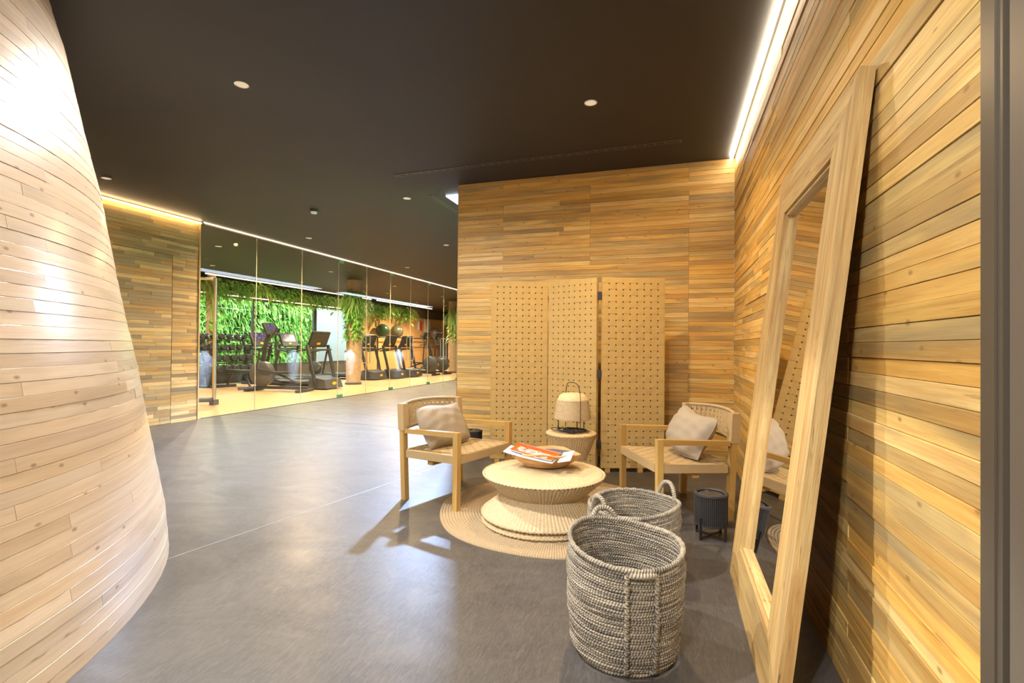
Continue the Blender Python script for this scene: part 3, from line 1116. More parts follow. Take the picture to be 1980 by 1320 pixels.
def cushion(label, loc, rz, tilt, spin, w, h, th, seed):
    random.seed(seed)
    n = 26
    ph = [rnd(0, 6.28) for _ in range(8)]
    b = MB()

    def pt(i, j, s):
        u, v = -1 + 2 * i / n, -1 + 2 * j / n
        x = u * w / 2 * (1 - 0.035 * (1 - v * v) * u * u) * (1 - 0.055 * u * u * v ** 4)
        y = v * h / 2 * (1 - 0.04 * (1 - u * u) * v * v) * (1 - 0.065 * v * v * u ** 4)
        e = max(0.0, (1 - abs(u) ** 2.6)) ** 0.55 * max(0.0, (1 - abs(v) ** 2.6)) ** 0.55
        cr = abs(u) ** 3 + abs(v) ** 3
        wr = 0.006 * math.sin(2.4 * u + 1.7 * v + ph[0]) + 0.006 * (0.35 + cr) * math.sin(11 * u * (1 + 0.2 * v) - 5 * v + ph[2]) + 0.005 * (0.35 + cr) * math.sin(14 * v + 6 * u * u + ph[3])
        z = s * e * (th / 2 + wr)
        y += 0.016 * math.sin(3.1 * u + ph[4]) * (0.4 + abs(v)) * 0.6
        x += 0.012 * math.sin(2.7 * v + ph[5]) * (0.4 + abs(u)) * 0.6
        return V((x, z, y))
    for s in (-1, 1):
        base = len(b.v)
        for i in range(n + 1):
            for j in range(n + 1):
                b.v.append(pt(i, j, s))
        for i in range(n):
            for j in range(n):
                q = [base + i * (n + 1) + j, base + (i + 1) * (n + 1) + j, base + (i + 1) * (n + 1) + j + 1, base + i * (n + 1) + j + 1]
                if s > 0:
                    q.reverse()
                b.face(q, [(i / n, j / n)] * 4)
    t = thing('cushion', label, 'cushion', loc, rz, 'oatmeal linen cushions')
    o = b.build('cover', MAT['pillow_linen'], t, 'all')
    o.rotation_euler = (tilt, spin, 0)
    seam = MB()
    path = [pt(i, 0, 1) for i in range(n)] + [pt(n, j, 1) for j in range(n)] + [pt(n - i, n, 1) for i in range(n)] + [pt(0, n - j, 1) for j in range(n)]
    seam.tube(path, 0.0035, 5, closed=True)
    sm = seam.build('piping', MAT['pillow_linen'], o, True)
    return t


# cushion local: faces -y; rotate so it faces the sitter
ca = math.radians(-16.3)
cushion('crumpled oatmeal linen cushion propped in the chair beside the corridor', (-1.575 + math.cos(ca) * -0.125 - math.sin(ca) * -0.03, 3.583 + math.sin(ca) * -0.125 + math.cos(ca) * -0.03, 0.533),
        ca + PI / 2, math.radians(-24), math.radians(-3), 0.49, 0.33, 0.16, 11)
cb = math.radians(-153)
cushion('oatmeal linen cushion leaning in the chair by the mirror', (-0.005 + math.cos(cb) * -0.110 - math.sin(cb) * 0.04, 3.830 + math.sin(cb) * -0.110 + math.cos(cb) * 0.04, 0.540),
        cb + PI / 2, math.radians(-24), math.radians(6), 0.48, 0.32, 0.17, 5)
random.seed(21)

# ------------------------------------------------------------------ rug
RUGC = (-0.781, 3.483)
RUGR = 0.822


def rug():
    pitch = 0.020
    n = int(RUGR / pitch)
    b = MB()
    seg = 220
    prof = [(0.002, 0.010)]
    for i in range(n):
        r0 = i * pitch
        prof += [(r0 + 0.001, 0.0060), (r0 + 0.006, 0.0125), (r0 + 0.014, 0.0125), (r0 + 0.019, 0.0060)]
    prof += [(n * pitch + 0.002, 0.0)]
    ph = [rnd(0, 6.28) for _ in range(4)]

    def fn(a, i, r, z):
        f = r / RUGR
        wob = f * (0.008 * math.sin(3 * a + ph[0]) + 0.006 * math.sin(7 * a + ph[1]))
        br = 0.0012 * math.sin(a * max(6, int(r / 0.010)) + (i // 4) * 1.7) if z > 0.005 else 0
        return r + wob + (0.003 * math.sin(110 * a) if i > len(prof) - 4 else 0), max(0.0, z + br)
    b.lathe(prof, seg, (0, 0, 0), fn, uscale=40)
    t = thing('round_rug', 'round braided jute rug under the low wicker table', 'rug', (RUGC[0], RUGC[1], 0))
    b.build('braid', MAT['rug'], t, 'all')
    return t


rug()

# ------------------------------------------------------------------ wicker tables
random.seed(3)


def weave_lathe(prof, ribs, sub, amp, step, up=False):
    """densify a profile and return a lathe MB with rib and over-under weave relief"""
    pts = []
    for (a, b) in zip(prof, prof[1:]):
        L = math.hypot(b[0] - a[0], b[1] - a[1])
        m = max(1, int(L / step))
        for k in range(m):
            pts.append((a[0] + (b[0] - a[0]) * k / m, a[1] + (b[1] - a[1]) * k / m))
    pts.append(prof[-1])
    nrm = []
    for i in range(len(pts)):
        a, c = pts[max(0, i - 1)], pts[min(len(pts) - 1, i + 1)]
        tx, tz = c[0] - a[0], c[1] - a[1]
        l = math.hypot(tx, tz) or 1
        nrm.append((tz / l, -tx / l))

    def fn(a, i, r, z):
        q = abs(math.cos(ribs * a / 2))
        wv = math.cos(ribs * a / 2 + PI * (i // 2 % 2))
        d = amp * 1.7 * (q ** 0.6) + amp * 0.5 * wv * (1 - 0.3 * q)
        sc = min(1.0, r / 0.12)
        return r + nrm[i][0] * d * sc, z + nrm[i][1] * d * sc
    return MB().lathe(pts, ribs * sub, (0, 0, 0), fn)


def braid_ring(r, z, rad, n, m=5):
    """rope-like braided edge ring"""
    b = MB()
    path, rads = [], []
    N = n * 4
    for k in range(N):
        a = 2 * PI * k / N
        path.append(V(((r + 0.003 * math.sin(n * a)) * math.cos(a), (r + 0.003 * math.sin(n * a)) * math.sin(a), z + 0.003 * math.cos(n * a))))
        rads.append(rad * (0.85 + 0.3 * abs(math.sin(n * a / 2))))
    return b.tube(path, rads, m, closed=True)


def coffee_table():
    t = thing('coffee_table', 'low hourglass-shaped woven wicker table with wide round top', 'table', (-0.812, 3.240, 0.012))
    W = MAT['wicker']
    weave_lathe([(0.385, 0.030), (0.385, 0.001), (0.398, 0.006), (0.398, 0.028), (0.30, 0.052)], 96, 4, 0.0030, 0.008).build('base_ring', W, t, 'all')
    weave_lathe([(0.385, 0.042), (0.404, 0.052), (0.398, 0.064), (0.36, 0.090), (0.31, 0.130), (0.27, 0.172), (0.262, 0.182)], 104, 4, 0.0040, 0.006).build('lower_cone', W, t, 'all')
    weave_lathe([(0.262, 0.176), (0.272, 0.186), (0.315, 0.222), (0.36, 0.262), (0.388, 0.292), (0.394, 0.302)], 104, 4, 0.0036, 0.006).build('upper_cone', W, t, 'all')
    weave_lathe([(0.394, 0.300), (0.392, 0.310), (0.375, 0.318), (0.32, 0.326), (0.2, 0.331), (0.08, 0.333), (0.001, 0.333)], 104, 4, -0.0020, 0.010).build('top', W, t, 'all')
    braid_ring(0.396, 0.306, 0.0065, 92).build('rim_braid', W, t, 'all')
    braid_ring(0.404, 0.056, 0.0065, 92).build('skirt_braid', W, t, 'all')
    braid_ring(0.400, 0.014, 0.0065, 92).build('foot_braid', W, t, 'all')
    return t


coffee_table()


def side_table():
    t = thing('side_table', 'tall narrow-waisted wicker side table carrying the raffia lamp', 'table', (-0.812, 4.170, 0))
    W = MAT['wicker_side']
    weave_lathe([(0.205, 0.002), (0.215, 0.02), (0.205, 0.045), (0.17, 0.10), (0.135, 0.165), (0.120, 0.215)], 60, 4, 0.004, 0.008).build('lower_cone', W, t, 'all')
    weave_lathe([(0.120, 0.210), (0.135, 0.250), (0.165, 0.32), (0.195, 0.395), (0.207, 0.418)], 60, 4, 0.004, 0.008).build('upper_cone', W, t, 'all')
    weave_lathe([(0.205, 0.412), (0.213, 0.424), (0.208, 0.436), (0.190, 0.442), (0.10, 0.444), (0.001, 0.444)], 60, 4, -0.0018, 0.010).build('top', W, t, 'all')
    braid_ring(0.210, 0.012, 0.006, 60).build('foot_braid', W, t, 'all')
    return t


side_table()


def lamp():
    t = thing('table_lamp', 'raffia bell-shade lantern lamp with black wire handle on the side table', 'lamp', (-0.800, 4.170, 0.4475), math.radians(-8))
    bm = MAT['black_metal']
    # raffia shade: stacked strands with irregular bulges
    prof = [(0.146, 0.096), (0.149, 0.100)]
    n = 26
    for i in range(n):
        z = 0.104 + 0.145 * i / (n - 1)
        r = 0.150 - 0.020 * (i / n) ** 1.4 + 0.0008 * math.sin(i * 2.1)
        prof += [(r - 0.0026, z), (r + 0.0020, z + 0.0028)]
    prof += [(0.126, 0.264), (0.118, 0.284), (0.104, 0.300), (0.085, 0.309), (0.05, 0.315), (0.001, 0.316)]

    def fn(a, i, r, z):
        f = 1.0 if z < 0.27 else 0.4
        return r + f * 0.0015 * math.sin(4 * a + z * 9), z + (0.003 * math.sin(5 * a + 1) if z < 0.102 else 0.0007 * math.sin(7 * a + z * 300))
    MB().lathe(prof, 64, (0, 0, 0), fn).build('shade', MAT['raffia'], t, 'all')
    MB().tube([V((0.118 * math.cos(a), 0.118 * math.sin(a), 0.005)) for a in [2 * PI * k / 40 for k in range(40)]], 0.0035, 6, closed=True).build('base_ring', bm, t, True)
    for a in (PI + 0.35, -0.35, PI / 2):
        MB().box((0.118 * math.cos(a), 0.118 * math.sin(a), 0.062), (0.007, 0.005, 0.118)).build('leg', bm, t)
    hp = []
    for k in range(25):
        s = -1 + 2 * k / 24
        x = 0.118 * (1 if s > 0 else -1) * min(1.0, abs(s) * 1.9) ** 0.75
        z = 0.005 + 0.375 * (1 - max(0.0, abs(s) - 0.42) / 0.58) if abs(s) > 0.42 else 0.380 + 0.022 * math.cos(abs(s) / 0.42 * PI / 2)
        hp.append(V((x, -0.155 * (1 if s > 0 else -1) * min(1, abs(s) * 2.2), z)))
    MB().tube(hp, 0.0032, 6).build('handle', bm, t, True)
    MB().lathe([(0.001, 0.20), (0.020, 0.205), (0.028, 0.235), (0.020, 0.262), (0.001, 0.27)], 16).build('bulb', MAT['white'], t, True)
    cp = []
    for k in range(120):
        a = k / 120 * 2 * PI * 3.3
        r = 0.125 + 0.04 * math.sin(a * 0.77 + 1)
        cp.append(V((-0.012 + r * math.cos(a), -0.045 + 0.60 * r * math.sin(a), 0.004 + 0.004 * (k / 40) + 0.005 * abs(math.sin(a * 1.9)))))
    c = MB().tube(cp, 0.0028, 6).build('cable', MAT['black_cord'], t, True)
    MB().box((-0.012, -0.125, 0.022), (0.046, 0.024, 0.022)).build('plug', MAT['black_metal'], c)
    MB().box((0.036, -0.130, 0.017), (0.046, 0.026, 0.026)).build('adapter', MAT['black_metal'], c)
    return t


lamp()


# ------------------------------------------------------------------ bowl with magazines
def bowl():
    t = thing('wooden_bowl', 'rough carved teak bowl holding magazines on the wicker table', 'bowl', (-0.808, 3.285, 0.347), math.radians(15.6))
    prof = [(0.001, 0.002), (0.09, 0.0), (0.135, 0.008), (0.190, 0.045), (0.228, 0.082), (0.238, 0.094), (0.229, 0.099), (0.212, 0.090), (0.17, 0.052), (0.11, 0.026), (0.001, 0.020)]
    ph = [rnd(0, 6.28) for _ in range(6)]

    def fn(a, i, r, z):
        k = (r / 0.238)
        w = 1 + 0.035 * math.sin(3 * a + ph[0]) * k + 0.03 * math.sin(5 * a + ph[1]) * k + 0.015 * math.sin(11 * a + ph[2]) * k
        zz = z + (0.006 * math.sin(4 * a + ph[3]) + 0.004 * math.sin(9 * a + ph[4])) * (z / 0.1) + 0.012 * math.cos(2 * a + 3.0) * (z / 0.1)
        return r * w, max(0.0, zz)
    b = MB().lathe(prof, 19, (0, 0, 0), fn)
    for i, q in enumerate(b.v):
        b.v[i] = V((q.x, q.y * 0.66, q.z))
    b.build('shell', MAT['bowl_wood'], t)
    return t


bowl()


def magazine(name, label, corners, th, mat, page=None, bend=0.0):
    """corners TL,TR,BR,BL (world), printed face up; slight bow"""
    TL, TR, BR, BL = [V(c) for c in corners]
    org = (TL + TR + BR + BL) / 4
    n = 8
    N = (BL - TL).cross(TR - TL).normalized()
    if N.z < 0:
        N = -N
    t = thing(name, label, 'magazine', org, 0, 'magazines in the bowl')
    for part, z0, z1, m, ins in (('pages', -th, -0.0012, page or MAT['paper'], 0.002), ('cover', -0.0012, 0.0, mat, 0.0)):
        b = MB()
        for k in range(n + 1):
            u = k / n
            u2 = ins + u * (1 - 2 * ins)
            a, c = TL.lerp(TR, u2), BL.lerp(BR, u2)
            s = N * (bend * (1 - (2 * u - 1) ** 2))
            for q in (a, c):
                b.v.append(q - org + s + N * z1)
            for q in (a, c):
                b.v.append(q - org + s + N * z0)
        for k in range(n):
            q = k * 4
            u0, u1 = k / n, (k + 1) / n
            b.face([q + 0, q + 1, q + 5, q + 4], [(u0, 1), (u0, 0), (u1, 0), (u1, 1)])
            b.face([q + 2, q + 6, q + 7, q + 3], [(u0, 0.02)] * 4)
            b.face([q + 0, q + 4, q + 6, q + 2], [(u0, 0.98)] * 4)
            b.face([q + 1, q + 3, q + 7, q + 5], [(u0, 0.02)] * 4)
        b.face([0, 2, 3, 1], [(0, 0.5)] * 4)
        q = n * 4
        b.face([q, q + 1, q + 3, q + 2], [(1, 0.5)] * 4)
        b.build(part, m, t)
    return t


magazine('magazine', 'white glossy magazine lying under the orange one in the bowl',
         [(-1.060, 3.300, 0.470), (-0.700, 3.235, 0.435), (-0.715, 3.080, 0.424), (-1.070, 3.165, 0.455)], 0.007, MAT['paper'], bend=-0.006)
magazine('magazine', 'orange-covered magazine with a photo block on top of the bowl',
         [(-1.005, 3.345, 0.484), (-0.700, 3.270, 0.448), (-0.722, 3.085, 0.438), (-1.030, 3.180, 0.468)], 0.007, MAT['cover'], bend=-0.004)
magazine('booklet', 'pale printed booklet leaning at the end of the bowl',
         [(-0.690, 3.290, 0.449), (-0.612, 3.275, 0.470), (-0.610, 3.110, 0.440), (-0.690, 3.105, 0.424)], 0.004, MAT['card'])
magazine('book', 'dark slate-blue book lying at the back of the bowl',
         [(-0.900, 3.440, 0.440), (-0.660, 3.395, 0.440), (-0.640, 3.270, 0.428), (-0.900, 3.325, 0.428)], 0.014, MAT['navy'])


# ------------------------------------------------------------------ rope baskets
def rope_mb(b, path, r, seg=6, tw=30.0, closed=False, rv=None, lobe=0.22):
    path = [V(p) for p in path]
    n = len(path)
    base = len(b.v)
    L, us, prev = 0.0, [], None
    for i, p in enumerate(path):
        if i:
            L += (p - path[i - 1]).length
        us.append(L)
        t = path[(i + 1) % n] - path[i - 1] if closed or 0 < i < n - 1 else (path[1] - path[0] if i == 0 else path[-1] - path[-2])
        t.normalize()
        ref = prev if prev is not None else V(rv or (0, 0, 1))
        x = ref - t * ref.dot(t)
        x.normalize()
        prev = x
        y = t.cross(x)
        for k in range(seg):
            a = 2 * PI * k / seg
            rr = r * (1 + lobe * math.cos(2 * a + 2 * PI * tw * L)) * (1 + 0.10 * math.sin(L * 41.0) * math.sin(L * 17.3))
            b.v.append(p + x * (math.cos(a) * rr) + y * (math.sin(a) * rr))
    for i in range(n if closed else n - 1):
        j = (i + 1) % n
        u0, u1 = us[i], (us[j] if j else L + 0.01)
        for k in range(seg):
            k2 = (k + 1) % seg
            b.face([base + i * seg + k, base + i * seg + k2, base + j * seg + k2, base + j * seg + k],
                   [(u0, k / seg), (u0, (k + 1) / seg), (u1, (k + 1) / seg), (u1, k / seg)])
    return b


def wrapped_arc(path, r, wave=0.011, seg=8):
    b = MB()
    P = [V(p) for p in path]
    # resample densely
    out, rad, L = [], [], 0.0
    for a, c in zip(P, P[1:]):
        m = max(2, int((c - a).length / (wave / 5)))
        for k in range(m):
            out.append(a.lerp(c, k / m))
    for i, p in enumerate(out):
        if i:
            L += (p - out[i - 1]).length
        rad.append(r * (0.82 + 0.24 * abs(math.sin(PI * L / wave))))
    return b.tube(out, rad, seg)


def basket(label, loc, rz, r0, r1, hh, wob, handles, seed):
    random.seed(seed)
    t = thing('rope_basket', label, 'basket', loc, rz, 'grey and straw rope baskets')
    ph = [rnd(0, 6.28) for _ in range(8)]
    pitch = 0.0100
    turns = int(hh / pitch)
    ns = 270

    def rim_z(a):
        return wob[0] * math.cos(a - wob[1]) + 0.006 * math.sin(2 * a + ph[0]) + 0.004 * math.sin(3 * a + ph[1])

    def surf(a, f):
        r = r0 + (r1 - r0) * min(1.0, f * 1.35) ** 0.8 + 0.008 * math.sin(PI * f)
        r += f * (0.008 * math.sin(2 * a + ph[2]) + 0.004 * math.sin(3 * a + ph[3])) + 0.0025 * math.sin(17 * f + 2 * a + ph[4])
        if f < 0.05:
            r -= (0.05 - f) * 0.5
        return r, 0.007 + f * hh + f * f * rim_z(a)
    path = []
    for k in range(turns * ns):
        a = 2 * PI * k / ns
        f = k / (turns * ns)
        r, z = surf(a, f)
        jz = 0.0014 * math.sin(a * 5.3 + 2.1 * math.sin(a * 0.37)) + 0.0012 * math.sin(a * 1.71)
        r += 0.0016 * math.sin(a * 3.13 + 1.3 * math.sin(a * 0.61))
        path.append(V((r * math.cos(a), r * math.sin(a), z + jz * min(1, 8 * f))))
    rope_mb(MB(), path, 0.0056, 5, 52.0, lobe=0.18).build('coiled_wall', MAT['rope'], t, 'all')
    # flat coiled bottom
    bp = []
    for k in range(17 * 48):
        a = 2 * PI * k / 48
        rr = 0.006 + (r0 - 0.014) * k / (17 * 48)
        bp.append(V((rr * math.cos(a), rr * math.sin(a), 0.0075)))
    rope_mb(MB(), bp, 0.0070, 5, 52.0).build('coiled_base', MAT['rope'], t, 'all')
    # rim: plaited double rope
    rp = []
    for k in range(260):
        a = 2 * PI * k / 260
        r, z = surf(a, 1.0)
        rp.append(V(((r + 0.002) * math.cos(a), (r + 0.002) * math.sin(a), z + 0.002)))
    rope_mb(MB(), rp, 0.0098, 7, 24.0, closed=True, lobe=0.16).build('rim', MAT['rope'], t, 'all')
    for (ang, half, rise, out, braid) in handles:
        hp = []
        for k in range(21):
            s = -1 + 2 * k / 20
            a = ang + half * s
            r, z = surf(a, 1.0)
            arch = (1 - abs(s) ** 2.6)
            hp.append(V(((r + 0.006 + out * arch) * math.cos(a), (r + 0.006 + out * arch) * math.sin(a), z - 0.012 + rise * arch)))
        h = wrapped_arc(hp, 0.0115, 0.011).build('handle', MAT['rope'], t, 'all')
        if braid:
            for s in (-1, 1):
                a = ang + half * s
                bp = []
                for k in range(60):
                    f = 1.0 - k / 59 * 0.985
                    r, z = surf(a, f)
                    bp.append(V(((r + 0.010) * math.cos(a + 0.012 * math.sin(k * 1.6)), (r + 0.010) * math.sin(a + 0.012 * math.sin(k * 1.6)), z)))
                rope_mb(MB(), bp, 0.0085, 6, 22.0, rv=(math.cos(a), math.sin(a), 0), lobe=0.25).build('vertical_braid', MAT['rope'], h, 'all')
    return t


basket('grey and straw rope basket standing nearest the viewer, front handle folded down', (-0.178, 1.985, 0), 0, 0.192, 0.208, 0.395,
       (0.020, math.radians(120)), [(math.radians(-68), 0.24, 0.004, 0.010, True), (math.radians(118), 0.26, 0.056, 0.0, True)], 4)
basket('grey and straw rope basket with upright handles behind the nearest basket', (-0.192, 2.700, 0), 0, 0.200, 0.222, 0.330,
       (0.012, math.radians(40)), [(math.radians(226), 0.27, 0.092, 0.002, True), (math.radians(46), 0.27, 0.092, 0.004, True)], 9)


# ------------------------------------------------------------------ black corded drum stands
def drum(label, loc, rz):
    t = thing('corded_drum', label, 'lantern', loc, rz, 'black corded drums')
    bm, bc = MAT['black_metal'], MAT['black_cord']
    R, za, zb = 0.093, 0.088, 0.262
    b = MB()
    n = 54
    for k in range(n):
        a = 2 * PI * k / n
        b.tube([V((R * math.cos(a), R * math.sin(a), za)), V((R * math.cos(a), R * math.sin(a), zb))], 0.0044, 5)
    o = b.build('vertical_cords', bc, t, True)
    o['kind'] = 'stuff'
    MB().lathe([(R - 0.006, za), (R - 0.006, zb)], 40).build('liner', bc, t, True)
    MB().lathe([(R - 0.016, zb + 0.004), (R - 0.006, zb + 0.012), (R + 0.006, zb + 0.008), (R + 0.007, zb - 0.004), (R - 0.004, zb - 0.006)], 40, close_prof=True).build('top_ring', bc, t, True)
    MB().lathe([(R - 0.006, za + 0.004), (R + 0.005, za + 0.002), (R + 0.004, za - 0.008), (R - 0.006, za - 0.006)], 40, close_prof=True).build('bottom_ring', bc, t, True)
    lid = MB().lathe([(0.001, zb + 0.003), (R - 0.030, zb + 0.003), (R - 0.022, zb + 0.000), (R - 0.018, zb - 0.004)], 40).build('lid', plain('dark_lid', (0.05, 0.042, 0.04), 0.25), t, True)
    MB().box((0.0, R - 0.045, zb + 0.005), (0.022, 0.010, 0.004)).build('latch', MAT['steel'], lid)
    for k in range(4):
        a = 2 * PI * k / 4 + 0.4
        MB().box(((R + 0.006) * math.cos(a), (R + 0.006) * math.sin(a), 0.065), (0.016, 0.006, 0.130),
                 Matrix.Translation((0, 0, 0))).build('leg', bm, t)
        m = Matrix.Rotation(a, 4, 'Z')
        MB().box(((R + 0.006) / 2, 0, 0.012), (R + 0.006, 0.012, 0.008), m).build('cross_bar', bm, t)
    return t


drum('black corded drum lantern on thin legs beside the leaning mirror', (0.222, 3.300, 0), 0.5)
drum('black corded drum lantern half hidden behind the corridor chair', (-1.985, 4.88, 0), 0.2)

# ------------------------------------------------------------------ leaning mirror
MW, ML, MT, MF = 1.118, 1.989, 0.041, 0.196
phi, lean, mroll = -0.004, 0.1155, -0.004
Bv = V((math.sin(phi), math.cos(phi), 0))
Nv = V((math.cos(phi), -math.sin(phi), 0))
Uv = V((0, 0, 1)) * math.cos(lean) + Nv * math.sin(lean)
Tv = Bv.cross(Uv)
mir = thing('leaning_mirror', 'tall mirror in a thick reclaimed wood frame leaning on the plank wall', 'mirror')
mm = Matrix((Bv, Uv, Tv)).transposed().to_4x4()
mm.translation = V((0.286, 1.700, 0.0015))
mir.matrix_world = mm
W_ = MAT['mirror_wood']


def fr(p, name):
    b = MB().hexa([(x, y, MT) for x, y in p] + [(x, y, 0) for x, y in p])
    return b.build(name, W_, mir)


fr([(0, 0), (MF, MF), (MF, ML - MF), (0, ML)][::-1], 'frame_stile')
fr([(MW, 0), (MW, ML), (MW - MF, ML - MF), (MW - MF, MF)][::-1], 'frame_stile')
fr([(0, 0), (MW, 0), (MW - MF, MF), (MF, MF)][::-1], 'frame_rail')
fr([(0, ML), (MF, ML - MF), (MW - MF, ML - MF), (MW, ML)][::-1], 'frame_rail')
lw = 0.014
for (x0, x1, y0, y1) in ((MF, MF + lw, MF, ML - MF), (MW - MF - lw, MW - MF, MF, ML - MF), (MF + lw, MW - MF - lw, MF, MF + lw), (MF + lw, MW - MF - lw, ML - MF - lw, ML - MF)):
    MB().box(((x0 + x1) / 2, (y0 + y1) / 2, 0.022), (x1 - x0, y1 - y0, 0.022)).build('inner_lip', W_, mir)
MB().box((MW / 2, ML / 2, 0.034), (MW - 2 * MF, ML - 2 * MF, 0.006)).build('mirror_glass', MAT['mirror'], mir)
MB().box((MW / 2, ML / 2, 0.0395), (MW - 2 * MF, ML - 2 * MF, 0.003)).build('back_board', MAT['backing'], mir)



# =================================================================== GLASS WALL
random.seed(31)
gw = thing('glass_partition', 'frameless glass wall with doors between corridor and gym', 'glass wall', (XG, 5.84, 0))
JY = [5.84, 6.92, 8.04, 9.16, 10.20, 11.25, 12.28, 13.31, 14.37, 15.40, 16.45, 20.0, 25.3]
for a, b in zip(JY, JY[1:]):
    MB().box((0, (a + b) / 2 - 5.84, 1.488), (0.012, b - a - 0.008, 2.97)).build('pane', MAT['glass'], gw)
for y in JY[1:-1]:
    MB().box((0, y - 5.84, 1.488), (0.012, 0.007, 2.97)).build('joint_seal', MAT['seal'], gw)
MB().box((0, 9.8, 2.987), (0.03, 19.5, 0.026)).build('head_channel', MAT['bronze'], gw)
MB().box((0, 9.8, 0.0055), (0.02, 19.5, 0.009)).build('floor_channel', MAT['bronze'], gw)
for y in (9.24, 11.30, 13.36, 15.42):
    for z in (2.945, 0.040):
        MB().box((0, y - 5.84, z), (0.030, 0.17, 0.060)).build('patch_fitting', MAT['patch'], gw)
for y in (10.20, 12.28, 14.37):
    for s in (-1, 1):
        yy = y + s * 0.085 - 5.84
        for sx in (-1, 1):
            MB().tube([V((sx * 0.007, yy, 0.73)), V((sx * 0.055, yy, 0.73)), V((sx * 0.055, yy, 1.36)), V((sx * 0.007, yy, 1.36))], 0.011, 8).build('pull_handle', MAT['steel'], gw, True)

# =================================================================== GYM SHELL
XF = -12.30
struct(MB().box((XF - 0.08, 11.55, 0.24), (0.16, 11.5, 0.48)).build('wall_sill', plain('dark_sill', (0.10, 0.095, 0.09), 0.5)))
struct(MB().box((XF - 0.05, 17.8, 2.76), (0.22, 24.2, 0.48)).build('wall_header', plain('dark_header_paint', (0.07, 0.055, 0.04), 0.7)))
struct(MB().box((XF - 0.08, 23.6, 1.26), (0.16, 12.6, 2.52)).build('wall_gym_back', MAT['gym_wood']))
win = struct(empty('window_1', (XF, 11.55, 0)))
for y0, y1 in ((5.85, 9.4), (9.4, 12.3), (12.3, 15.1), (15.1, 17.28)):
    MB().box((-0.03, (y0 + y1) / 2 - 11.55, 1.5), (0.012, y1 - y0 - 0.06, 2.0)).build('pane', MAT['glass'], win)
for y, w in ((9.4, 0.05), (12.3, 0.05), (15.1, 0.14), (17.26, 0.06)):
    MB().box((-0.03, y - 11.55, 1.5), (0.08, w, 2.04)).build('mullion', MAT['machine_grey'], win)
for z in (0.50, 2.50):
    MB().box((-0.03, 0, z), (0.08, 11.4, 0.05)).build('window_rail', MAT['machine_grey'], win)
tag(MB().box((-11.70, 13.9, H - 0.012), (0.025, 7.6, 0.022)).build('led_strip', MAT['led_gym']), 'warm light line above the hanging plants by the gym window', 'light strip')
tag(MB().box((-11.70, 20.6, H - 0.012), (0.025, 5.0, 0.022)).build('led_strip', MAT['led_gym']), 'warm light line above the hanging plants on the gym wood wall', 'light strip')
tag(MB().box((-12.224, 12.9, 2.545), (0.03, 8.6, 0.02)).build('led_strip', emit('led_window', (1.0, 0.62, 0.45), 4.0)), 'thin pinkish light line along the window head', 'light strip')
for x, y, e in ((-8.26, 7.40, 260), (-8.31, 10.77, 260), (-10.43, 9.19, 260), (-8.37, 13.95, 260), (-9.8, 15.85, 320), (-8.36, 17.35, 300), (-10.6, 12.4, 320), (-10.6, 19.5, 520), (-10.2, 21.5, 520)):
    d = downlight('', x, y, e, (1.0, 0.78, 0.52), 162, 1.0, r=0.05)
    d['label'] = {7.40: 'gym downlight close to the strip-wood wall', 10.77: 'gym downlight before the tall planted column', 9.19: 'gym downlight above the dumbbell rack',
                  13.95: 'gym downlight beyond the tall planted column', 15.85: 'gym downlight above the treadmill row', 17.35: 'gym downlight near the far column',
                  12.4: 'gym downlight above the exercise bikes', 19.5: 'gym downlight before the exercise balls', 21.5: 'gym downlight above the far cross trainers'}[y]
    d['group'] = 'gym downlights'

# outside: living wall in a light well, pale building beyond
struct(MB().box((-14.75, 11.2, 1.7), (0.2, 13.2, 3.4)).build('wall_garden', plain('garden_felt', (0.02, 0.05, 0.012), 0.9)))
struct(MB().box((-14.75, 22.0, 1.9), (0.2, 8.4, 3.8)).build('wall_outside', plain('pale_render', (0.24, 0.29, 0.33), 0.8)))
struct(MB().box((-13.5, 15.5, -0.05), (2.3, 21.0, 0.1)).build('ground_light_well', plain('grey_gravel', (0.35, 0.34, 0.32), 0.9, bump=0.4)))


def leaf_quad(b, p, d, up, L, w, curl=0.2):
    """bent pointed leaf: 2 quads + tip"""
    d, up = V(d).normalized(), V(up)
    s = d.cross(up)
    if s.length < 1e-5:
        s = d.orthogonal()
    s.normalize()
    n = s.cross(d)
    base = len(b.v)
    p = V(p)
    r = rnd(0, 1)
    for f, ww, dz in ((0, 0.25, 0), (0.45, 1.0, 0), (1.0, 0.06, -curl)):
        c = p + d * (L * f) + n * (dz * L)
        b.v.append(c - s * (w * ww / 2))
        b.v.append(c + s * (w * ww / 2))
    for k in (0, 2):
        b.face([base + k, base + k + 1, base + k + 3, base + k + 2], [(r, 0)] * 4)


def blade(b, p, d, L, w, droop, n=4):
    """arching strap leaf"""
    d = V(d).normalized()
    p = V(p)
    base = len(b.v)
    r = rnd(0, 1)
    s = d.cross(V((0, 0, 1)))
    if s.length < 1e-4:
        s = V((1, 0, 0))
    s.normalize()
    for k in range(n + 1):
        f = k / n
        c = p + d * (L * f * (1 - 0.25 * f)) + V((0, 0, -droop * L * f * f))
        ww = w * (1 - f) ** 0.6 if k < n else w * 0.08
        b.v.append(c - s * (ww / 2))
        b.v.append(c + s * (ww / 2))
    for k in range(n):
        q = base + 2 * k
        b.face([q, q + 1, q + 3, q + 2], [(r, 0)] * 4)


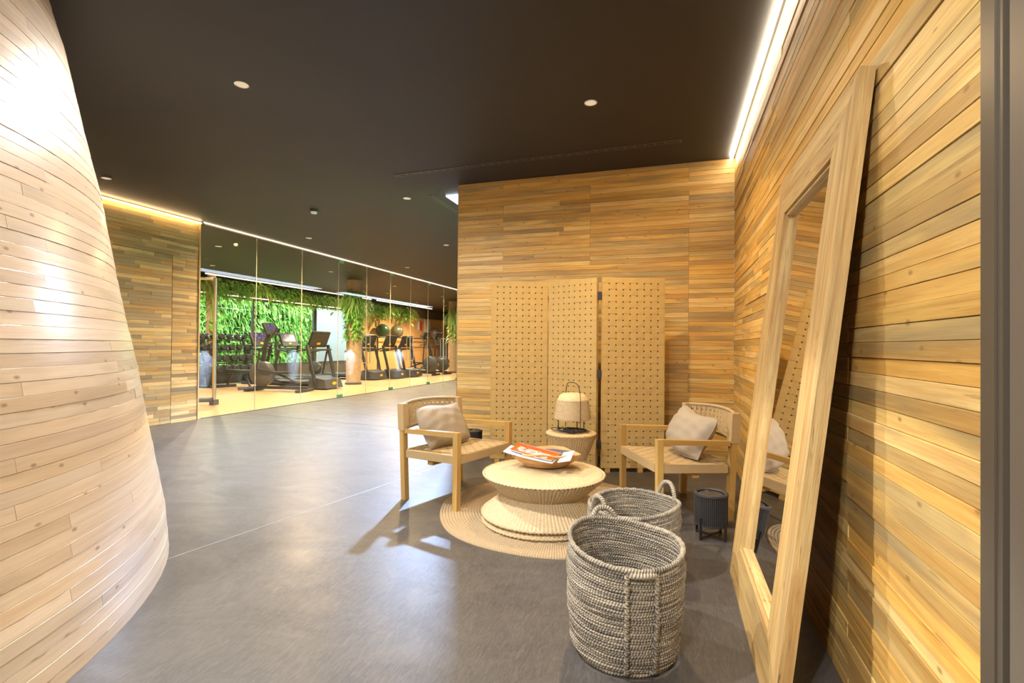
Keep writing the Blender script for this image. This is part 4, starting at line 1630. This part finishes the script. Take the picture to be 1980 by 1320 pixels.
def living_wall(name, label, xw, sx, y0, y1, z0, z1, n, mat, size=(0.10, 0.22)):
    b = MB()
    for _ in range(n):
        y, z = rnd(y0, y1), rnd(z0, z1)
        x = xw + sx * (0.02 + 0.22 * random.random() * (0.6 + 0.4 * math.sin(y * 3.1) * math.sin(z * 4.3)))
        d = V((sx * rnd(0.3, 1.0), rnd(-0.9, 0.9), rnd(-1.0, 0.35)))
        L = rnd(*size)
        if random.random() < 0.35:
            blade(b, (x, y, z), d, L * 1.7, L * 0.16, rnd(0.4, 1.1), 3)
        else:
            leaf_quad(b, (x, y, z), d, (0, 0, 1), L, L * rnd(0.35, 0.6))
    o = b.build(name, mat)
    tag(o, label, 'plants', kind='stuff')
    return o


living_wall('garden_foliage', 'bright green living wall of leaves outside the gym window', -14.58, 1, 6.2, 17.75, 0.15, 3.4, 7500, MAT['leaf'], (0.13, 0.30))
living_wall('corridor_foliage', 'green living wall under the daylight panel, mirrored in the glass', -0.78, -1, 5.9, 21.5, 0.6, 2.9, 3200, MAT['leaf'], (0.14, 0.30))


def tuft(name, label, loc, n, L, w, mat, down=0.9, spread=1.0, group=None, broad=0.3, bloom=0):
    t = thing(name, label, 'plant', loc, rnd(0, 6), group)
    b, c = MB(), MB()
    for _ in range(n):
        a = rnd(0, 2 * PI)
        d = V((math.cos(a) * spread, math.sin(a) * spread, rnd(-0.2, 0.9)))
        p = V((rnd(-0.12, 0.12), rnd(-0.18, 0.18), rnd(-0.08, 0.06)))
        if random.random() < broad:
            leaf_quad(c, p + d * rnd(0, L * 0.5) - V((0, 0, rnd(0, L * 0.6))), d + V((0, 0, -0.6)), (0, 0, 1), L * 0.32, L * 0.18)
        else:
            blade(b, p, d, L * rnd(0.6, 1.1), w, rnd(0.5, 1.0) * down, 4)
    if b.f:
        b.build('strap_leaves', mat, t)
    if c.f:
        c.build('broad_leaves', MAT['leaf'], t)
    if bloom:
        e = MB()
        for _ in range(bloom):
            e.ellipsoid((rnd(-0.3, 0.3), rnd(-0.3, 0.3), rnd(-0.25, 0.15)), (0.03, 0.03, 0.02), 6, 4)
        e.build('blooms', MAT['bloom'], t, True)
    return t


# trailing plants along the header
ORD = ['first', 'second', 'third', 'fourth', 'fifth', 'sixth', 'seventh', 'eighth', 'ninth', 'tenth', '11th', '12th', '13th', '14th', '15th', '16th', '17th', '18th', '19th', 'last']
kinds = [('broad-leaved green', MAT['leaf'], 0.75), ('lime strap-leaved', MAT['leaf_lime'], 0.1), ('mixed bright green', MAT['leaf'], 0.45)]
ys = [9.7 + 0.62 * i for i in range(20)]
for i, y in enumerate(ys):
    nm, m, br = kinds[i % 3]
    place = 'above the window' if y < 17 else 'on the wood wall header'
    tuft('trailing_plant', 'trailing %s plant %s, %s along the gym header' % (nm, place, ORD[i]), (-12.02, y, 2.80 + rnd(-0.05, 0.10)), 120, rnd(0.50, 0.78), 0.045, m,
         1.0, 1.0, 'trailing plants on the gym header', br, 3 if i % 4 == 1 else 0)
# planted columns
colmat = plain('ribbed_bark_column', (0.42, 0.29, 0.17), 0.8, var=0.35, scale=12, bump=0.5)


def column(label, x, y, r, vines):
    t = thing('round_column', label, 'column', (x, y, 0))
    MB().lathe([(r, 0.001), (r, H - 0.002)], 28).build('shaft', colmat, t, True)
    MB().lathe([(r + 0.03, 0.001), (r + 0.03, 0.06), (r, 0.07)], 28).build('plinth', MAT['machine_grey'], t, True)
    random.seed(int(y * 10))
    b = MB()
    for _ in range(vines):
        a, z = rnd(0, 2 * PI), rnd(1.3, 2.75)
        d = V((math.cos(a), math.sin(a), rnd(-0.9, 0.3)))
        p = V((r * math.cos(a), r * math.sin(a), z))
        if z > 2.1 and random.random() < 0.5:
            blade(b, p, d, rnd(0.3, 0.65), 0.03, rnd(0.5, 1.0), 4)
        else:
            leaf_quad(b, p, d, (0, 0, 1), rnd(0.10, 0.22), rnd(0.06, 0.11))
    b.build('climbing_leaves', MAT['leaf'], t)
    return t


column('bark-clad round column with climbing plants in the middle of the gym', -8.795, 12.45, 0.205, 640)
column('bark-clad round column with climbing plants at the far end of the gym', -8.80, 19.35, 0.205, 260)
column('slim bark-clad column by the gym window behind the dumbbells', -11.9, 10.45, 0.12, 160)
random.seed(55)

# =================================================================== GYM EQUIPMENT
MC, MG, RB, YL = MAT['machine'], MAT['machine_grey'], MAT['rubber'], MAT['yellow']


def badge(x, z, nx=1, rx=0.07, rz=0.03, parent=None, y=0.0):
    b = MB()
    b.lathe([(0.001, 0.003), (0.9, 0.003), (1.0, 0.0)], 20)
    for i, q in enumerate(b.v):
        b.v[i] = V((x + nx * q.z, y + q.x * rx, z + q.y * rz))
    return b.build('badge', YL, parent, True)


def treadmill(label, loc, rz):
    t = thing('treadmill', label, 'treadmill', loc, rz, 'treadmills')
    MB().hexa([(0.50, -0.40, 0.03), (1.0, -0.34, 0.03), (1.0, 0.34, 0.03), (0.50, 0.40, 0.03), (0.52, -0.38, 0.32), (0.93, -0.32, 0.25), (0.93, 0.32, 0.25), (0.52, 0.38, 0.32)]).build('motor_hood', MG, t)
    MB().box((-0.25, 0, 0.12), (1.56, 0.66, 0.10)).build('deck', RB, t)
    MB().box((-0.25, 0, 0.178), (1.5, 0.50, 0.012)).build('belt', RB, t)
    for s in (-1, 1):
        MB().box((-0.25, s * 0.35, 0.16), (1.56, 0.09, 0.06)).build('side_rail', MG, t)
        MB().box((-0.95, s * 0.33, 0.035), (0.10, 0.06, 0.07)).build('foot', RB, t)
        MB().tube([V((0.72, s * 0.39, 0.10)), V((0.60, s * 0.40, 0.60)), V((0.46, s * 0.40, 1.12))], 0.045, 8).build('upright', MC, t, True)
        MB().tube([V((0.44, s * 0.40, 1.02)), V((0.10, s * 0.39, 0.96)), V((-0.15, s * 0.38, 0.92))], 0.022, 8).build('handrail', MC, t, True)
    MB().tube([V((0.50, -0.40, 1.0)), V((0.50, 0.40, 1.0))], 0.03, 8).build('cross_bar', MC, t, True)
    m = Matrix.Translation((0.50, 0, 1.27)) @ Matrix.Rotation(math.radians(22), 4, 'Y')
    c = MB().box((0, 0, 0), (0.06, 0.66, 0.42), m).build('console', MC, t)
    sc = MB()
    pts = [m @ V(q) for q in ((-0.033, 0.26, -0.06), (-0.033, -0.26, -0.06), (-0.033, -0.26, 0.19), (-0.033, 0.26, 0.19))]
    sc.quad(pts).build('display', MAT['screen'], c)
    badge(0.985, 0.15, 1, 0.085, 0.04, t)
    bb = MB().lathe([(0.001, 0.003), (0.9, 0.003), (1.0, 0.0)], 20)
    for i, q in enumerate(bb.v):
        bb.v[i] = m @ V((0.031 + q.z, q.x * 0.075, -0.11 + q.y * 0.034))
    bb.build('badge', YL, c, True)
    b2 = MB().lathe([(0.001, 0.003), (0.9, 0.003), (1.0, 0.0)], 20)
    for i, q in enumerate(b2.v):
        b2.v[i] = m @ V((-0.031 - q.z, q.x * 0.06, -0.13 + q.y * 0.028))
    b2.build('badge', YL, c, True)
    return t


treadmill('treadmill facing the green window, nearest the dumbbell rack', (-11.05, 11.80, 0.008), PI)
treadmill('treadmill facing the green window, second from the dumbbell rack', (-11.05, 12.95, 0.008), PI)
treadmill('treadmill facing the glass wall just before the middle column', (-9.25, 10.90, 0.008), 0)
treadmill('treadmill facing the glass wall, first beyond the middle column', (-10.05, 14.35, 0.008), 0)
treadmill('treadmill facing the glass wall, second beyond the middle column', (-9.80, 15.25, 0.008), 0)
treadmill('treadmill facing the glass wall, third beyond the middle column', (-9.70, 16.15, 0.008), 0)


def elliptical(label, loc, rz, disc=MG):
    t = thing('cross_trainer', label, 'exercise machine', loc, rz, 'cross trainers and bikes')
    MB().box((0.62, 0, 0.035), (0.10, 0.62, 0.06)).build('front_foot', RB, t)
    MB().box((-0.72, 0, 0.035), (0.10, 0.62, 0.06)).build('rear_foot', RB, t)
    MB().box((-0.05, 0, 0.09), (1.30, 0.10, 0.07)).build('base_beam', MC, t)
    fl = MB().lathe([(0.001, -0.10), (0.26, -0.10), (0.30, -0.07), (0.30, 0.07), (0.26, 0.10), (0.001, 0.10)], 24)
    for i, q in enumerate(fl.v):
        fl.v[i] = V((0.40 + q.x, q.z, 0.42 + q.y))
    h = fl.build('flywheel_housing', disc, t, True)
    badge(0.70, 0.42, 1, 0.05, 0.05, h)
    MB().tube([V((0.42, 0, 0.55)), V((0.34, 0, 1.05)), V((0.24, 0, 1.42))], 0.055, 8).build('mast', MC, t, True)
    m = Matrix.Translation((0.20, 0, 1.50)) @ Matrix.Rotation(math.radians(24), 4, 'Y')
    c = MB().box((0, 0, 0), (0.05, 0.46, 0.30), m).build('console', MC, t)
    MB().quad([m @ V(q) for q in ((-0.027, 0.17, -0.05), (-0.027, -0.17, -0.05), (-0.027, -0.17, 0.12), (-0.027, 0.17, 0.12))]).build('display', MAT['screen'], c)
    bb = MB().lathe([(0.001, 0.003), (0.9, 0.003), (1.0, 0.0)], 20)
    for i, q in enumerate(bb.v):
        bb.v[i] = m @ V((0.026 + q.z, q.x * 0.06, -0.06 + q.y * 0.03))
    bb.build('badge', YL, c, True)
    for s in (-1, 1):
        k = 0.12 * s
        MB().tube([V((0.30 + k, s * 0.24, 0.40)), V((0.26 + k * 0.4, s * 0.25, 0.95)), V((0.12 - k, s * 0.25, 1.30)), V((-0.02 - k, s * 0.22, 1.52))], 0.022, 8).build('moving_arm', MC, t, True)
        MB().tube([V((0.42, s * 0.18, 0.42 + k)), V((-0.15, s * 0.18, 0.30 + k)), V((-0.70, s * 0.18, 0.22))], 0.026, 8).build('pedal_arm', MC, t, True)
        MB().box((-0.22, s * 0.19, 0.34 + k), (0.38, 0.15, 0.05)).build('pedal', RB, t)
        MB().tube([V((0.30, s * 0.02, 1.15)), V((0.16, s * 0.17, 1.18)), V((0.02, s * 0.18, 1.12))], 0.018, 8).build('grip', RB, t, True)
    return t


elliptical('cross trainer near the glass with its foot bars on the tan floor', (-9.10, 9.85, 0.008), math.radians(188))
elliptical('cross trainer in front of the far exercise balls', (-9.20, 17.30, 0.008), math.radians(4))
elliptical('cross trainer beside the far column', (-9.15, 18.25, 0.008), math.radians(-4))


def upright_bike(label, loc, rz):
    t = thing('exercise_bike', label, 'exercise machine', loc, rz, 'cross trainers and bikes')
    MB().box((0.48, 0, 0.03), (0.08, 0.5, 0.05)).build('front_foot', RB, t)
    MB().box((-0.48, 0, 0.03), (0.08, 0.5, 0.05)).build('rear_foot', RB, t)
    MB().box((0, 0, 0.08), (0.95, 0.09, 0.06)).build('base_beam', MC, t)
    fl = MB().lathe([(0.001, -0.05), (0.20, -0.05), (0.23, -0.03), (0.23, 0.03), (0.20, 0.05), (0.001, 0.05)], 24)
    for i, q in enumerate(fl.v):
        fl.v[i] = V((0.26 + q.x, q.z, 0.36 + q.y))
    fl.build('flywheel', MG, t, True)
    MB().tube([V((0.30, 0, 0.10)), V((0.36, 0, 0.85)), V((0.34, 0, 1.12))], 0.035, 8).build('head_post', MC, t, True)
    MB().tube([V((-0.02, 0, 0.10)), V((-0.20, 0, 0.92))], 0.032, 8).build('seat_post', MC, t, True)
    MB().ellipsoid((-0.22, 0, 0.97), (0.15, 0.09, 0.04)).build('saddle', RB, t, True)
    MB().tube([V((0.42, 0.20, 1.14)), V((0.34, 0.18, 1.14)), V((0.32, 0, 1.12)), V((0.34, -0.18, 1.14)), V((0.42, -0.20, 1.14))], 0.016, 8).build('handlebar', MC, t, True)
    for s in (-1, 1):
        MB().tube([V((0.05, s * 0.07, 0.38)), V((0.05 + s * 0.12, s * 0.08, 0.38 - s * 0.12))], 0.014, 6).build('crank', MAT['steel'], t, True)
        MB().box((0.05 + s * 0.12, s * 0.13, 0.38 - s * 0.12), (0.10, 0.09, 0.025)).build('pedal', RB, t)
    return t


upright_bike('upright exercise bike beside the window behind the cross trainers', (-10.9, 13.72, 0.008), math.radians(180))


def dumbbell_rack(label, loc, rz, n, W):
    """x forward; returns thing plus dumbbells lying on it"""
    t = thing('dumbbell_rack', label, 'rack', loc, rz, 'dumbbell racks')
    for s in (-1, 1):
        MB().tube([V((0.30, s * W / 2, 0.03)), V((-0.20, s * W / 2, 0.03))], 0.035, 6).build('foot', MC, t, True)
        MB().hexa([(0.10, s * W / 2 - 0.03, 0.03), (0.18, s * W / 2 - 0.03, 0.03), (0.18, s * W / 2 + 0.03, 0.03), (0.10, s * W / 2 + 0.03, 0.03),
                   (-0.24, s * W / 2 - 0.03, 1.36), (-0.18, s * W / 2 - 0.03, 1.36), (-0.18, s * W / 2 + 0.03, 1.36), (-0.24, s * W / 2 + 0.03, 1.36)]).build('upright', MC, t)
    tiers = []
    for k in range(4):
        z = 0.34 + 0.30 * k
        x = 0.13 - 0.085 * k
        for e in (-0.075, 0.075):
            MB().box((x + e, 0, z + (-0.02 if e > 0 else 0.02)), (0.035, W, 0.03)).build('shelf_rail', MC, t)
        tiers.append((x, z))
    db = None
    names = ['lowest', 'second', 'third', 'top']
    m = Matrix.Rotation(rz, 4, 'Z')
    for k, (x, z) in enumerate(tiers):
        for j in range(n):
            y = -W / 2 + W * (j + 0.5) / n
            rr = 0.100 - 0.010 * k
            b = MB()
            p = V(loc) + (m @ V((x, y, z + 0.028 + rr)))
            lab = '%s dumbbell along the %s tier, %s' % (ORD[j], names[k], label)
            d = thing('dumbbell', lab, 'dumbbell', p, rz, 'dumbbells on the %s' % label)
            for s in (-1, 1):
                h = MB().lathe([(0.001, -0.05), (0.85 * rr, -0.05), (rr, -0.035), (rr, 0.035), (0.85 * rr, 0.05), (0.001, 0.05)], 18)
                for i, q in enumerate(h.v):
                    h.v[i] = V((s * 0.12 + q.z, q.x, q.y))
                h.build('head', RB, d, True)
            g = MB().tube([V((-0.08, 0, 0)), V((0.08, 0, 0))], 0.017, 8).build('grip', MAT['chrome'], d, True)
    return t


dumbbell_rack('dumbbell rack before the green window', (-11.50, 10.68, 0.008), 0.0, 5, 1.28)
dumbbell_rack('dumbbell rack half behind the strip-wood wall', (-11.45, 9.55, 0.008), 0.0, 3, 0.72)


def bench(label, loc, rz):
    t = thing('weight_bench', label, 'bench', loc, rz)
    MB().box((0, 0, 0.44), (0.95, 0.28, 0.07)).build('pad', RB, t)
    MB().tube([V((-0.35, 0, 0.40)), V((0.35, 0, 0.40))], 0.035, 8).build('spine', MC, t, True)
    MB().tube([V((-0.30, 0, 0.39)), V((-0.55, 0, 0.05))], 0.03, 8).build('leg', MC, t, True)
    MB().tube([V((0.25, 0, 0.39)), V((0.55, 0, 0.05))], 0.03, 8).build('leg', MC, t, True)
    MB().box((0.56, 0, 0.035), (0.08, 0.62, 0.07)).build('foot_bar', MAT['blue_mat'], t)
    MB().box((-0.56, 0, 0.035), (0.08, 0.45, 0.07)).build('foot_bar', MC, t)
    return t


bench('flat weight bench standing before the dumbbell racks', (-10.60, 10.15, 0.008), math.radians(-15))

# tall steel stand close to the glass
st = thing('training_rig', 'slim steel training rig standing just inside the glass wall', 'rig', (-8.14, 7.24, 0.008))
MB().box((0, 0, 0.05), (0.11, 0.11, 0.10)).build('foot_socket', MG, st)
MB().tube([V((0, 0, 0.06)), V((0, 0, 2.36))], 0.035, 12).build('post', MAT['steel'], st, True)
MB().tube([V((0, -0.04, 0.10)), V((-0.35, -0.36, 0.10))], 0.045, 12).build('floor_bar', MG, st, True)
MB().tube([V((0, 0, 2.34)), V((-0.6, -0.5, 2.34))], 0.02, 8).build('top_bar', MAT['steel'], st, True)

# exercise balls on a rail shelf
br = thing('ball_rack', 'wall rail holding the exercise balls on the gym wood wall', 'rack', (-11.95, 21.5, 0))
for s in (-0.13, 0.13):
    MB().tube([V((s, -3.0, 1.48)), V((s, 3.2, 1.48))], 0.022, 8).build('rail', MC, br, True)
for y in (-2.9, 0, 3.1):
    MB().tube([V((0, y, 0.02)), V((0, y, 1.46))], 0.03, 8).build('post', MC, br, True)
    MB().box((0, y, 0.02), (0.4, 0.12, 0.03)).build('foot', MC, br)
    MB().box((0, y, 1.462), (0.30, 0.05, 0.03)).build('bracket', MC, br)
for y, r, m, lab in ((18.95, 0.29, plain('green_black_ball', (0.03, 0.06, 0.025), 0.3, var=0.6, scale=5), 'dark green exercise ball nearest the middle column'),
                     (20.15, 0.29, plain('olive_ball', (0.10, 0.09, 0.05), 0.3, var=0.5, scale=5), 'dark olive exercise ball, second from the middle column'),
                     (23.9, 0.30, plain('bronze_ball', (0.13, 0.105, 0.085), 0.25, var=0.2, scale=4), 'bronze-grey exercise ball high on the rail near the far column')):
    d = thing('exercise_ball', lab, 'ball', (-11.95, y, 1.465 + math.sqrt(max(0.0, (r + 0.022) ** 2 - 0.13 ** 2)) + 0.013), 0, 'exercise balls')
    MB().ellipsoid((0, 0, 0), (r, r, r), 28, 18).build('shell', m, d, 'all')
    MB().lathe([(0.001, r - 0.001), (0.012, r + 0.001), (0.014, r - 0.003)], 12).build('valve', RB, d, True)

box = thing('fire_call_point', 'small red and white call point high on the gym wood wall', 'sign', (-12.282, 22.9, 2.13))
MB().box((0, -0.11, 0), (0.03, 0.20, 0.42)).build('white_plate', MAT['white'], box)
MB().box((0, 0.14, 0), (0.04, 0.20, 0.46)).build('red_box', MAT['red'], box)
tag(MB().box((-12.284, 23.75, 2.12), (0.03, 0.62, 0.72)).build('wall_panel', MAT['white']), 'white rectangular panel high on the gym wood wall', 'panel')

# =================================================================== VASES in the corridor, seen mirrored in the glass
vp = [(0.001, 0.004), (0.085, 0.0), (0.095, 0.02), (0.12, 0.12), (0.165, 0.32), (0.215, 0.56), (0.225, 0.68), (0.19, 0.80), (0.11, 0.875), (0.075, 0.90), (0.075, 0.925), (0.092, 0.945),
      (0.088, 0.952), (0.065, 0.93), (0.06, 0.90)]
for i, (y, lab) in enumerate(((9.95, 'tall pale blue glazed urn, mirrored over the dumbbell rack'), (13.16, 'tall pale blue glazed urn, mirrored before the cross trainers'),
                              (16.10, 'tall pale blue glazed urn, mirrored on the middle column'), (19.60, 'tall pale blue glazed urn, mirrored before the treadmills'))):
    t = thing('glazed_urn', lab, 'vase', (-2.20, y, 0), 0, 'glazed urns under the corridor skylight')
    MB().lathe(vp, 40).build('body', MAT['vase'], t, 'all')
    MB().lathe([(0.001, 0.905), (0.062, 0.905)], 24).build('inside', MAT['black_metal'], t)
